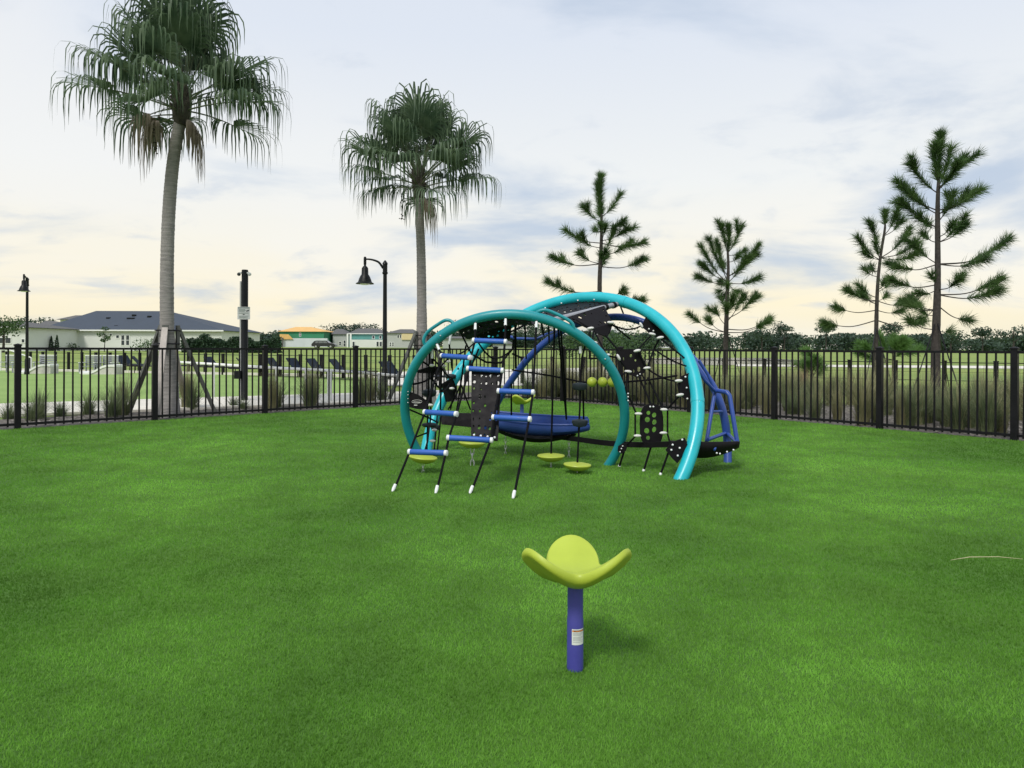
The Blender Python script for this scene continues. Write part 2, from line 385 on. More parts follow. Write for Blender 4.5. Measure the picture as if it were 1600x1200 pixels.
def patchy(m, scale, lo, hi):                      # wear and pile-direction patches
    t = m.node_tree; rp = [n for n in t.nodes if n.type == 'VALTORGB'][0]; tgt = [l.to_socket for l in t.links if l.from_node == rp]
    g = t.nodes.new('ShaderNodeNewGeometry'); n = t.nodes.new('ShaderNodeTexNoise'); n.inputs['Scale'].default_value = scale; n.inputs['Detail'].default_value = 7; n.inputs['Roughness'].default_value = 0.65
    t.links.new(g.outputs['Position'], n.inputs['Vector']); mr = t.nodes.new('ShaderNodeMapRange'); mr.inputs['From Min'].default_value = 0.38; mr.inputs['From Max'].default_value = 0.62; mr.inputs['To Min'].default_value = lo; mr.inputs['To Max'].default_value = hi
    t.links.new(n.outputs[0], mr.inputs['Value']); vm = t.nodes.new('ShaderNodeVectorMath'); vm.operation = 'SCALE'; t.links.new(rp.outputs[0], vm.inputs[0]); t.links.new(mr.outputs[0], vm.inputs['Scale'])
    for k in tgt: t.links.new(vm.outputs[0], k)
patchy(TB, 2.4, 0.84, 1.16); patchy(TB, 0.42, 0.74, 1.34)
stuff(link('turf_blades', fastmesh('turf_blades', Vt, Tt, TB)), 'short bright green artificial turf covering the play area', 'turf')

# wood chips on the beds
def chips(n):
    out_ = []
    while len(out_) < n:
        if random.random() < 0.35: p = fl(random.uniform(0, 12), random.uniform(0.02, 1.5))
        else: p = fr(random.uniform(-1, 14), random.uniform(0.02, 4.2))
        out_.append(p)
    return out_
cv, cf = [], []
for p in chips(14000):
    a = random.uniform(0, 6.28); l_, w_ = random.uniform(0.02, 0.09), random.uniform(0.006, 0.02)
    d_ = Vector((math.cos(a), math.sin(a), random.uniform(-0.25, 0.25))) * l_ / 2; s_ = Vector((-math.sin(a), math.cos(a), random.uniform(-.4, .4))) * w_ / 2
    b_ = Vector((p.x, p.y, 0.014 + random.uniform(0, 0.02))); o = len(cv)
    cv += [b_ - d_ - s_, b_ + d_ - s_, b_ + d_ * .9 + s_, b_ - d_ * .9 + s_]; cf += [(o, o + 1, o + 2), (o, o + 2, o + 3)]
stuff(link('mulch_chips', fastmesh('mulch_chips', np.array([tuple(v) for v in cv]), np.array(cf), CHIP)), 'brown shredded wood mulch in the bed outside the black fence', 'mulch')

# ------------------------------------------------------------------ fence
FH = 1.17
pick_me = MB().box((0, 0, 0), (0.021, 0.021, FH - 0.03)).build('picket_source', FENCE, smooth=False)
pm = pick_me.data; bpy.data.objects.remove(pick_me); pm.name = 'picket'
pb = MB().box((0, 0, (FH + 0.04) / 2), (0.078, 0.078, FH + 0.04))
pb.add([(x * 0.047, y * 0.047, FH + 0.035) for x, y in ((-1, -1), (1, -1), (1, 1), (-1, 1))] + [(x * 0.047, y * 0.047, FH + 0.055) for x, y in ((-1, -1), (1, -1), (1, 1), (-1, 1))] + [(0, 0, FH + 0.07)],
       [(3, 2, 1, 0), (0, 1, 5, 4), (1, 2, 6, 5), (2, 3, 7, 6), (3, 0, 4, 7), (4, 5, 8), (5, 6, 8), (6, 7, 8), (7, 4, 8)])
po = pb.build('post_source', FENCE, smooth=False); pom = po.data; bpy.data.objects.remove(po); pom.name = 'post'
def fence_run(label, start, d, step, n, first):
    ang = math.atan2(d.y, d.x)
    root = thing('metal_fence', label, 'fence', start + d * first)
    def put(name, me, p, z=0):
        o = bpy.data.objects.new(name, me); col.objects.link(o); o.parent = root
        o.location = (p.x - root.location.x, p.y - root.location.y, z); o.rotation_euler = (0, 0, ang); return o
    for i in range(n + 1):
        p = start + d * (first + i * step); put('post', pom, p)
        if i == n: break
        for k in range(1, 16):
            q = p + d * (step * k / 16); o = put('picket', pm, q, 0.04 + (FH - 0.03) / 2)
            o.rotation_euler = (random.gauss(0, .003), random.gauss(0, .004), ang)
        for z, h_ in ((FH - 0.005, 0.034), (0.075, 0.036)):
            M = Matrix.Rotation(ang, 3, 'Z')
            mbx = MB().box((0, 0, 0), (step - 0.08, 0.036, h_), M)
            o = mbx.build('rail', FENCE, smooth=False); o.parent = root
            q = p + d * step / 2; o.location = (q.x - root.location.x, q.y - root.location.y, z)
tL = [(CORNER - p).dot(dl) for p in LP]
firstL = (tL[3] % stepL)                      # distance of the first post from the corner
nL = 6
fence_run('black picket fence run in front of the two palms and the footpath', CORNER, -dl, stepL, nL, firstL)
tR = [(p - CORNER).dot(dr) for p in RP]
firstR = (tR[0] % stepR)
fence_run('black picket fence run in front of the pines and tall bunch grasses', CORNER, dr, stepR, 7, firstR)
# short closing bay round the corner
a_, b_ = CORNER - dl * firstL, CORNER + dr * firstR
cd_ = (b_ - a_); cl_ = cd_.length; cdn = cd_.normalized(); nb = max(1, round(cl_ / 1.83))
root = thing('metal_fence', 'short black picket fence bay closing the corner behind the climbing frame', 'fence', a_)
ang = math.atan2(cdn.y, cdn.x)
for k in range(1, int(cl_ / 0.114)):
    o = bpy.data.objects.new('picket', pm); col.objects.link(o); o.parent = root; q = cdn * (0.114 * k); o.location = (q.x, q.y, 0.04 + (FH - 0.03) / 2); o.rotation_euler = (0, 0, ang)
for k in range(1, nb):
    o = bpy.data.objects.new('post', pom); col.objects.link(o); o.parent = root; q = cdn * (cl_ * k / nb + 0.03); o.location = (q.x, q.y, 0); o.rotation_euler = (0, 0, ang)
for z, h_ in ((FH - 0.005, 0.034), (0.075, 0.036)):
    o = MB().box((0, 0, 0), (cl_ - 0.08, 0.03, h_), Matrix.Rotation(ang, 3, 'Z')).build('rail', FENCE, smooth=False); o.parent = root; o.location = (cdn.x * cl_ / 2, cdn.y * cl_ / 2, z)

# low post-and-wire fence further out
WP0, WP1 = Vector((15, 16.2, 0)), Vector((-29, 39.0, 0))
wd_ = (WP1 - WP0); wl = wd_.length; wdn = wd_.normalized()
root = thing('wire_fence', 'low dark post and wire fence running across the field', 'fence', WP0)
wp = MB().box((0, 0, 0.45), (0.10, 0.10, 0.9)); wp.box((0, 0, 0.905), (0.115, 0.115, 0.02))
wpo = wp.build('post', FENCE, smooth=False); wpm = wpo.data; bpy.data.objects.remove(wpo)
for k in range(int(wl / 1.1) + 1):
    o = bpy.data.objects.new('post', wpm); col.objects.link(o); o.parent = root; q = wdn * 1.1 * k; o.location = (q.x, q.y, 0); o.rotation_euler = (0, random.gauss(0, .01), math.atan2(wdn.y, wdn.x))
for z, r_ in ((0.86, 0.012), (0.62, 0.004), (0.40, 0.008), (0.18, 0.004)):
    o = MB().tube([Vector((0, 0, z)), wdn * wl + Vector((0, 0, z))], r_, 5).build('wire', FENCE); o.parent = root

# ------------------------------------------------------------------ climbing structure
cs = thing('climbing_structure', 'climbing frame of two teal tube arches with rope nets and blue rungs', 'climbing frame', (0.2, 7.3, 0))
def part(mb_, name, m, parent=cs, smooth=True):
    o = mb_.build(name, m, None, smooth); o.parent = parent
    o.matrix_parent_inverse = Matrix.Translation(-cs.location)
    return o
def sub(mb_, name, m, parent, smooth=True):
    o = mb_.build(name, m, None, smooth); o.parent = parent; return o
def arch(Lf, Rf, th, h, k, n=80):
    c_ = Rf - Lf; d_ = c_.length; e = c_ / d_; nr_ = Vector((e.y, -e.x, 0)); nr_ = nr_ if nr_.y < 0 else -nr_
    u = Vector((0, 0, 1)) * math.cos(th) + nr_ * math.sin(th); M = (Lf + Rf) / 2; a = d_ / 2; rad = math.hypot(a, h)
    aL = math.pi + math.atan2(h, a); aR = -math.atan2(h, a)
    return [M + e * rad * math.cos(aL + (aR - aL) * i / (n - 1)) + u * (h + rad * math.sin(aL + (aR - aL) * i / (n - 1))) * k for i in range(n)]
def sink(pts): return [pts[0] + (pts[0] - pts[1]).normalized() * 0.12] + pts + [pts[-1] + (pts[-1] - pts[-2]).normalized() * 0.12]
ARA = arch(G(663.9, 721.9), G(950, 728), 0.391, 0.567, 0.981)
ARB = arch(G(665.3, 709.5), G(1063, 750), -0.559, 0.433, 1.073)
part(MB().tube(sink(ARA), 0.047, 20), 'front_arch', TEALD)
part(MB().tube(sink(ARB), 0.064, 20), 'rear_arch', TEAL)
# coupling sleeves on the rear arch
for ar_, fr_, r_, m_ in ((ARB, 0.585, 0.067, TEAL), (ARB, 0.27, 0.067, TEAL), (ARB, 0.86, 0.067, TEAL), (ARA, 0.34, 0.050, TEALD), (ARA, 0.72, 0.050, TEALD)):
    ib = int(len(ar_) * fr_); a_, b_ = ar_[ib], ar_[ib + 1]; d_ = (b_ - a_).normalized(); sl = part(MB().tube([a_ - d_ * 0.004, a_ + d_ * 0.045], r_, 20), 'sleeve', m_)
    o = MB().ball(a_ + d_ * 0.02 + Vector((0, -1, 0)) * (r_ + 0.001), 0.008, 8, 6).build('set_screw', STEEL); o.parent = sl
def proj(p):
    u = p.x / p.y * F_PX; v = -(p.z - CAM_H) / p.y * F_PX; return 800 + u - ROLL * v, HOR + v + ROLL * u
def on(ar, x, y):        # the arch point closest to a pixel
    return min(ar, key=lambda p: (proj(p)[0] - x) ** 2 + (proj(p)[1] - y) ** 2)
def rope(pts, r_=0.0095, m=ROPE, name='rope'): return part(MB().tube(pts, r_, 6), name, m)
def wr(*pts, r_=0.0095, sag=0.0):
    P = [W(*p) if not isinstance(p, Vector) else p for p in pts]
    if sag and len(P) == 2:
        P = [P[0] + (P[1] - P[0]) * t - Vector((0, 0, sag * 4 * t * (1 - t))) for t in [i / 10 for i in range(11)]]
    return rope(P, r_)
# third, blue arch
CP = smoothpath([W(750, 690, 9.1) * 1.0, W(772, 640, 9.0), W(795, 600, 8.8), W(832, 553, 8.6), W(880, 516, 8.45), W(930, 499, 8.3), W(975, 496, 8.1), W(1020, 510, 7.95),
                 W(1060, 537, 7.8), W(1095, 577, 7.65), W(1118, 612, 7.55), W(1131, 650, 7.5), W(1136.5, 690, 7.5), G(1137, 724)], 6)
CP = [G(742, 694)] + CP
part(MB().tube(sink(CP), 0.042, 16), 'blue_arch', BLUE)
# right-hand blue seat frame
def bt(*p, r_=0.02, m=BLUE, name='frame_tube'): return part(MB().tube([W(*q) for q in p], r_, 10), name, m)
bt((1092, 563, 7.4), (1106, 585, 7.4), (1118, 610, 7.4), r_=0.017); bt((1089, 574, 7.25), (1101, 594, 7.25), (1118, 612, 7.35), r_=0.017)
bt((1118, 610, 7.4), (1136, 613, 7.2), (1140, 618, 7.18), (1152, 692, 7.1), r_=0.023)
bt((1117, 612, 7.4), (1104, 690, 7.1), r_=0.02); bt((1113, 643, 7.28), (1128, 643, 7.45), r_=0.014)
bt((1106, 687, 7.05), (1133, 677, 7.45), r_=0.018); bt((1137, 678, 7.45), (1151, 691, 7.05), r_=0.018)
bt((1088, 690, 6.75), (1118, 702, 6.72), r_=0.022)
# black boat-shaped seat shell hung on the frame
mbs = MB(); ns, nc = 22, 8; vs = []; fs = []
for i in range(ns + 1):
    t = i / ns; x = 1046 + (1155 - 1046) * t; prof = math.sin(math.pi * min(1, max(0, 0.06 + 0.94 * t))) ** 0.6 if t < 0.99 else 0.25
    top = 689 + 1.5 * math.sin(math.pi * t) + 1.0 * t; dep = 6 + 19 * math.sin(math.pi * (0.15 + 0.80 * t)) ** 0.9
    Dc = 6.72 + 0.25 * t
    for k in range(nc + 1):
        s_ = k / nc; ang_ = -math.pi / 2 + math.pi * s_
        D = Dc + 0.20 * math.sin(ang_) * (0.35 + 0.65 * prof); y = top + dep * math.cos(ang_) ** 0.8 if abs(math.cos(ang_)) > 1e-6 else top
        vs.append(W(x, y, D))
for i in range(ns):
    for k in range(nc): fs.append((i * (nc + 1) + k, i * (nc + 1) + k + 1, (i + 1) * (nc + 1) + k + 1, (i + 1) * (nc + 1) + k))
seat = part(mbs.add(vs, fs), 'seat_shell', BLK); so = seat.modifiers.new('t', 'SOLIDIFY'); so.thickness = 0.018
def bolt(p, r_=0.011, parent=None, m=CAP):
    o = part(MB().ball(p, r_, 10, 6), 'bolt', m); return o
for x, y in ((1120, 708), (1125, 709), (1136, 706), (1146, 703)): bolt(W(x, y, 6.62 + 0.0 * x), 0.009)
# panels: polygons in space with bolts
def panel(pts, th=0.014, name='panel', m=BLK):
    P = [W(*p) for p in pts]; n = Vector((0, 0, 0)); c_ = sum(P, Vector()) / len(P)
    for i in range(len(P)): n += (P[i] - c_).cross(P[(i + 1) % len(P)] - c_)
    return part(MB().slab(P, n.normalized(), th), name, m, smooth=False)
def holed(corners, nu, nv, hole=0.62, skip=0.25, th=0.012, name='mesh_panel', fn=None, shape=8, seed=1, m=BLK):
    """perforated sheet over a bilinear patch (a, b, c, d) or a mapping fn(u, v)"""
    rr = random.Random(seed)
    if fn is None:
        a, b, c_, d = corners; fn = lambda u, v: (a * (1 - u) + b * u) * (1 - v) + (d * (1 - u) + c_ * u) * v
    vs, fs = [], []
    for i in range(nu):
        for j in range(nv):
            ring = [(0, 0), (.5, 0), (1, 0), (1, .5), (1, 1), (.5, 1), (0, 1), (0, .5)]
            o = len(vs); vs += [fn((i + p) / nu, (j + q) / nv) for p, q in ring]
            if rr.random() < skip: fs.append(tuple(range(o, o + 8))); continue
            h = hole * rr.uniform(0.5, 1.25); jx, jy = rr.uniform(-.14, .14), rr.uniform(-.14, .14); ex, ey = rr.uniform(.7, 1.15), rr.uniform(.7, 1.2)
            for k in range(8):
                aa = math.atan2(ring[k][1] - .5, ring[k][0] - .5); rad = h / 2 * (1.0 if k % 2 else 1.08)
                vs.append(fn((i + .5 + jx + rad * ex * math.cos(aa) * .9) / nu, (j + .5 + jy + rad * ey * math.sin(aa) * .9) / nv))
            fs += [(o + k, o + (k + 1) % 8, o + 8 + (k + 1) % 8, o + 8 + k) for k in range(8)]
    o = part(MB().add(vs, fs), name, m, smooth=False)
    md = o.modifiers.new('t', 'SOLIDIFY'); md.thickness = th; md.offset = 0
    return o
# roof sheet between the arches: from the front arch back towards the rear arch
def seg(ar, x0, y0, x1, y1):
    i0, i1 = ar.index(on(ar, x0, y0)), ar.index(on(ar, x1, y1)); return lambda u: ar[int(round(i0 + (i1 - i0) * u))] if False else _lerp(ar, i0 + (i1 - i0) * u)
def _lerp(ar, f):
    i = int(max(0, min(len(ar) - 2, math.floor(f)))); return ar[i].lerp(ar[i + 1], f - i)
sA = seg(ARA, 718, 508, 826, 493); sB = seg(ARB, 770, 525, 850, 478)
holed(None, 12, 4, 0.6, 0.15, fn=lambda u, v: sA(u) + Vector((0, 0, -0.05)) + (sB(u) - sA(u)) * v * 0.42 - Vector((0, 0, 0.06 * math.sin(math.pi * v))), seed=3)
aa, bb = W(742, 506, 7.1), W(800, 503, 7.15)
holed((aa, bb, W(797, 529, 7.35), W(745, 531, 7.3)), 7, 3, 0.6, 0.2, seed=5)
# grey tube and roof sheet under the rear arch
gt0, gt1 = W(862, 501, 7.3), on(ARB, 966, 470) + Vector((-0.02, -0.05, -0.05))
part(MB().tube([gt0, gt1], 0.03, 14), 'grey_tube', GREYT)
for t in (0.80, 0.93): part(MB().tube([gt0.lerp(gt1, t), gt0.lerp(gt1, t + 0.035)], 0.037, 14), 'clamp', BLK)
sB2 = seg(ARB, 843, 481, 958, 469)
holed(None, 13, 4, 0.62, 0.22, fn=lambda u, v: (sB2(u) + Vector((0, -0.02, -0.05))).lerp(gt0.lerp(gt1, 0.02 + 0.9 * u) + Vector((0, 0, 0.0)), v), seed=8)
for u in (0.08, 0.3, 0.52, 0.74, 0.95): bolt(sB2(u) + Vector((0, -0.065, -0.03)), 0.010)
holed((W(884, 497, 7.3), W(944, 478, 7.6), W(957, 506, 7.35), W(925, 516, 7.2)), 6, 3, 0.5, 0.45, seed=9)
panel([(925, 514, 7.2), (957, 505, 7.35), (953, 521, 7.3), (947, 526, 7.25), (930, 520, 7.2)])
# black plates on the rear arch
def dB(x, y): return on(ARB, x, y).y
for pts, bl in (([(1010, 493), (1030, 505), (1047, 524), (1044, 532), (1026, 527), (1012, 519), (1003, 508)], [(1013, 495), (1022, 503), (1031, 511), (1039, 519), (1014, 514), (1021, 517)]),
                ([(1078, 582), (1081, 605), (1080, 628), (1066, 621), (1060, 612), (1058, 600), (1064, 588)], [(1071, 589), (1073, 606), (1074, 623)]),
                ([(1070, 684), (1076, 700), (1058, 724), (1050, 716), (1040, 703), (1048, 692), (1060, 687)], [(1066, 687), (1062, 700), (1051, 695), (1049, 703), (1059, 712)])):
    D0 = dB(*pts[0]) - 0.04
    panel([(x, y, D0) for x, y in pts])
    for x, y in bl: bolt(W(x, y, D0 - 0.012), 0.010)
# plates on the front arch
panel([(966, 697, 7.03), (974, 692, 7.03), (981, 694, 7.03), (978, 704, 7.03), (971, 709, 7.03), (965, 705, 7.03)])
for x, y in ((973, 697), (971, 701), (969, 706)): bolt(W(x, y, 7.015), 0.007)
lp = panel([(640, 612, 7.14), (652, 616, 7.12), (663, 623, 7.1), (669, 632, 7.1), (667, 640, 7.1), (652, 639, 7.12), (640, 636, 7.14)], name='side_plate')
ring = [W(651.5 + 8 * math.cos(a), 627.5 + 2.6 * math.sin(a), 7.105) for a in [i * math.pi / 12 for i in range(25)]]
part(MB().tube(ring, 0.0018, 4), 'plate_mark', PAD)
part(MB().tube([W(646, 628, 7.105), W(657, 628.6, 7.105)], 0.004, 4), 'plate_mark', PAD); part(MB().tube([W(647, 633, 7.105), W(652, 633, 7.105)], 0.006, 4), 'plate_mark', PAD)
for y in (612, 617, 623, 629): bolt(W(637.5, y, 7.06), 0.006, m=STEEL)
for y in (615, 620, 626): bolt(W(981.5, y, 6.87), 0.008)
# ladder net: four ropes from ground anchors up to the front arch, blue rungs between
anchors = {'a': (612, 771), 'b': (680, 774), 'c': (733, 774), 'd': (801, 782)}
tops = {'a': on(ARA, 680, 533), 'b': on(ARA, 743, 496), 'c': on(ARA, 792, 490), 'd': on(ARA, 841, 495)}
gA = {k: G(*v) for k, v in anchors.items()}
def atD(k, y):           # distance of rope k where it crosses picture row y
    g, t = gA[k], tops[k]; lo, hi = 0.0, 1.0
    for _ in range(40):
        m_ = (lo + hi) / 2
        if proj(g.lerp(t, m_))[1] > y: lo = m_
        else: hi = m_
    return g.lerp(t, lo).y
knots = {'a': [(640, 706), (664, 644), (691, 557)], 'b': [(696.5, 708), (701, 685), (713.5, 647), (733, 577), (735.5, 560), (742, 533)],
         'c': [(767, 687), (772, 652), (780, 611), (785, 578), (789, 534)], 'd': [(827, 655), (833, 612)]}
for k, kn in knots.items():
    P = [gA[k] + Vector((0, 0, -0.02))] + [W(x, y, atD(k, y)) for x, y in kn] + [tops[k]]
    rope(P, 0.0105)
    d_ = (P[1] - P[0]).normalized()
    fo = part(MB().tube([gA[k] + d_ * 0.015, gA[k] + d_ * 0.05, gA[k] + d_ * 0.085], [0.010, 0.015, 0.013], 8), 'anchor_ferrule', CAP)
    d2 = (P[-1] - P[-2]).normalized(); part(MB().tube([P[-1] - d2 * 0.13, P[-1] - d2 * 0.055], [0.014, 0.012], 8), 'top_ferrule', CAP)
for (x0, y0, k0), (x1, y1, k1) in (((640, 706, 'a'), (697, 708, 'b')), ((664, 644, 'a'), (713, 647, 'b')), ((700, 684, 'b'), (768, 688, 'c')), ((771, 652, 'c'), (828, 655, 'd')),
                                   ((779, 611, 'c'), (833, 613, 'd')), ((731, 576, 'b'), (785, 579, 'c')), ((691, 556, 'a'), (735, 559, 'b')), ((740, 532, 'b'), (790, 534, 'c'))):
    a_, b_ = W(x0, y0, atD(k0, y0) - 0.01), W(x1, y1, atD(k1, y1) - 0.01); d_ = (b_ - a_).normalized()
    rg = part(MB().tube([a_, a_ + d_ * 0.01, b_ - d_ * 0.01, b_], [0.021, 0.0245, 0.0245, 0.021], 16), 'rung', RUNG)
    for p, s_ in ((a_, -1), (b_, 1)):
        e = p + d_ * s_ * 0.012; sub(MB().tube([p - d_ * s_ * 0.012, p + d_ * s_ * 0.010, p + d_ * s_ * 0.016], [0.0258, 0.0258, 0.012], 14), 'end_cap', CAP, rg)
# perforated hanging panel between the middle ropes
pa, pb_, pc, pd = W(737, 581, atD('b', 580) + 0.03), W(784, 582, atD('c', 580) + 0.03), W(778, 689, atD('c', 685) + 0.05), W(736, 684, atD('b', 684) + 0.05)
holed((pa, pb_, pc, pd), 5, 9, 0.55, 0.30, th=0.016, name='climbing_panel', seed=21)
for u in (0.12, 0.37, 0.62, 0.88):
    bolt(pa.lerp(pb_, u) + Vector((0, -0.02, -0.035)), 0.011); bolt(pd.lerp(pc, u) + Vector((0, -0.025, 0.03)), 0.010)
# left-hand rope net, pods and hand plates between the two arches
for a_, b_, sg in (((672, 541, 6.96), (700, 556, 7.4), 0), ((700, 556, 7.4), (745, 531, 7.9), 0.05), ((676, 560, 7.0), (690, 575, 7.4), 0), ((690, 575, 7.4), (712, 590, 8.4), 0.04),
                   ((672, 592, 7.3), (700, 560, 7.4), 0), ((688, 612, 7.6), (706, 590, 8.3), 0.05), ((640, 640, 7.2), (668, 652, 7.3), 0), ((668, 652, 7.3), (684, 660, 8.1), 0), ((642, 686, 7.35), (668, 676, 7.4), 0),
                   ((671, 548, 6.97), (667, 706, 7.5), 0), ((676, 560, 7.05), (672, 664, 7.4), 0), ((684, 640, 7.9), (677, 720, 7.7), 0), ((690, 640, 8.0), (683, 708, 7.9), 0), ((707, 585, 8.4), (690, 640, 8.6), 0), ((716, 575, 8.4), (704, 640, 8.9), 0), ((725, 570, 8.4), (712, 650, 9.0), 0)):
    wr(a_, b_, sag=sg, r_=0.009)
for a_, b_, sg in (((716, 512, 6.85), (736, 552, 8.2), 0), ((655, 560, 7.0), (690, 575, 7.4), 0.03), ((640, 600, 7.1), (674, 590, 7.3), 0.02), ((674, 590, 7.3), (697, 612, 8.3), 0.03), ((745, 531, 7.9), (770, 560, 8.4), 0.03), ((770, 560, 8.4), (806, 540, 7.9), 0.04), ((820, 500, 6.9), (822, 560, 8.5), 0),
                   ((690, 575, 7.4), (688, 640, 7.6), 0), ((728, 540, 7.9), (720, 600, 8.3), 0), ((720, 600, 8.3), (700, 640, 8.2), 0.02), ((857, 500, 6.8), (858, 535, 8.4), 0), ((720, 600, 8.3), (735, 640, 8.4), 0.0)):
    wr(a_, b_, sag=sg, r_=0.010)
panel([(690, 600, 8.0), (706, 590, 8.2), (713, 606, 8.3), (708, 626, 8.3), (697, 628, 8.1)])
for x, y, D, wdt, hh in ((671, 614, 7.3, 0.075, 0.09), (671, 664, 7.35, 0.082, 0.05), (704, 588, 8.3, 0.07, 0.06), (680, 668, 7.7, 0.05, 0.07)):
    c_ = W(x, y, D); part(MB().lathe([(0.02, -hh / 2), (wdt * 0.8, -hh * 0.35), (wdt, 0.0), (wdt * 0.9, hh * 0.3), (0.02, hh / 2)], 20, c_), 'pod', SLATE)
for x, y, D in ((693, 572, 7.4), (706, 607, 8.0), (674, 571, 7.05), (672, 633, 7.2), (700, 565, 7.4), (679, 672, 7.5), (676, 689, 7.4)):
    part(MB().ball(W(x, y, D), 0.028, 12, 8, (1.1, 0.6, 0.55)), 'foot_pad', PAD)
for x, y0, y1, D in ((675, 546, 560, 6.98), (702, 521, 538, 7.05)):
    part(MB().tube([W(x + (3 if x > 690 else 0), y0, D), W(x, y1, D)], 0.013, 8), 'top_ferrule', CAP)
wr((702, 538, 7.05), (706, 575, 8.2))
panel([(648, 580, 7.1), (676, 571, 7.3), (690, 575, 7.5), (684, 584, 7.4), (655, 583, 7.15)])
# grab handles
def handle(pts): part(MB().tube(smoothpath([W(*p) for p in pts], 6), 0.0165, 12), 'grab_handle', TEALD)
handle([(667, 545, 6.95), (662, 532, 6.93), (668, 519, 6.92), (684, 507, 6.88), (696, 500.5, 6.85), (705, 502, 6.84), (712, 510, 6.82)])
handle([(836, 492, 6.72), (841, 487, 6.71), (852, 484.5, 6.70), (868, 490, 6.70), (886, 499, 6.69), (895, 507, 6.69), (897, 520, 6.70)])
# bits of blue web between the arches
bt((790, 524, 7.8), (807, 529, 7.7), (838, 530, 7.6), (850, 524, 7.6), (868, 518, 7.9), r_=0.017)
for a_, b_ in (((805, 500, 7.0), (806, 575, 7.6)), ((787, 524, 7.8), (850, 493, 7.9)), ((846, 505, 6.9), (849, 522, 7.6)), ((740, 555, 7.6), (760, 566, 7.8)), ((760, 566, 7.8), (783, 567, 7.9)), ((783, 567, 7.9), (801, 545, 8.2)), ((801, 553, 8.2), (815, 559, 8.6)), ((801, 545, 8.2), (803, 526, 7.7)),
               ((748, 545, 8.3), (735, 575, 8.3))):
    wr(a_, b_, r_=0.012)
part(MB().tube([W(840, 506, 6.75), W(839, 519, 6.78)], 0.013, 8), 'top_ferrule', CAP)
# hanging ropes with lime discs
def disc(x, y, D, rr_, tilt=0.0):
    c_ = W(x, y, D); mbd = MB().lathe([(0.015, -0.055), (rr_ * 0.45, -0.048), (rr_ * 0.8, -0.028), (rr_ * 0.97, -0.004), (rr_, 0.004), (rr_ * 0.97, 0.012), (rr_ * 0.6, 0.022), (0.012, 0.028)], 32)
    Rm = Matrix.Rotation(tilt, 3, 'Y'); mbd.v = [tuple(c_ + Rm @ Vector(p)) for p in mbd.v]
    return part(mbd, 'disc_step', LIME)
def chain(p, z1, n=7):
    mbc = MB()
    for i in range(n):
        c_ = Vector((p.x, p.y, p.z + (z1 - p.z) * (i + .5) / n)); h = (p.z - z1) / n * 0.68
        rg_ = [c_ + Vector((math.cos(a) * h * 0.42 * (i % 2 == 0), math.cos(a) * h * 0.42 * (i % 2 == 1), math.sin(a) * h)) for a in [k * math.pi / 5 for k in range(11)]]
        mbc.tube(rg_, max(0.0035, h * 0.14), 5)
    return part(mbc, 'chain', STEEL)
for x, y, D, rr_, tl in ((861, 713, 7.05, 0.138, 0.0), (902, 727, 6.75, 0.133, 0.04), (661, 715, 6.75, 0.138, 0.12), (738, 692, 7.15, 0.138, 0.03)):
    disc(x, y, D, rr_, tl); p = W(x, y, D) + Vector((0, 0, -0.05)); chain(p, 0.0, 3)
rope([W(861, 713, 7.05), W(864, 600, 7.02), on(ARA, 867, 504)]); rope([W(902, 727, 6.75), W(905, 660, 6.78), W(907, 610, 6.8), W(909, 560, 6.8), on(ARA, 912, 533)])
rope([W(885, 655, 7.9), W(882, 590, 7.5), on(ARA, 878, 509)]); rope([W(912, 655, 7.6), W(911, 606, 7.3)])
part(MB().tube([W(907, 552, 6.79), W(907, 541, 6.79)], 0.014, 8), 'top_ferrule', CAP)
rope([W(661, 715, 6.75), W(668, 690, 7.0), W(671, 664, 7.2)]); rope([W(738, 692, 7.15), W(742, 640, 7.3)])
for x, y, D, rr_ in ((906, 603, 6.8, 0.073), (906, 660, 6.78, 0.078)):
    part(MB().lathe([(0.015, -0.045), (rr_ * 0.8, -0.034), (rr_, 0.0), (rr_ * 0.96, 0.02), (0.015, 0.034)], 24, W(x, y, D)), 'pod', SLATE)
# balls on the cross rope
wr((800, 578, 8.0), (860, 587, 7.6), (910, 597, 7.35), (960, 598.5, 7.2), (1010, 594, 7.05), (1058, 587, 6.85))
for x in (925, 941.5, 957): 
    bo = part(MB().ball(W(x, 597, 7.3 - (x - 925) * 0.003), 0.051, 20, 14), 'rope_ball', LIME)
# hammock: blue canoe with a black belt below
vs, fs = [], []; ns, nc = 30, 10
for i in range(ns + 1):
    t = i / ns; x = 762 + (919 - 762) * t; e_ = math.sin(math.pi * (0.10 + 0.87 * t)) ** 0.55
    yt = 645 + 10 * t + 3 * math.sin(math.pi * t); wd2 = 0.26 * e_; dp = 0.05 + 0.11 * e_ * (1 - 0.25 * t)
    for k in range(nc + 1):
        a = -math.pi / 2 + math.pi * k / nc
        top = W(x, yt, 8.15 - 0.5 * t); vs.append(top + Vector((0, wd2 * math.sin(a), -dp * max(0, math.cos(a)) ** 0.7 - (0.05 if a < 0 else 0) * abs(math.sin(a)))))
for i in range(ns):
    for k in range(nc): fs.append((i * (nc + 1) + k, i * (nc + 1) + k + 1, (i + 1) * (nc + 1) + k + 1, (i + 1) * (nc + 1) + k))
hm = part(MB().add(vs, fs), 'hammock', HAMM); so = hm.modifiers.new('t', 'SOLIDIFY'); so.thickness = 0.025; so.offset = 1
vs2, fs2 = [], []
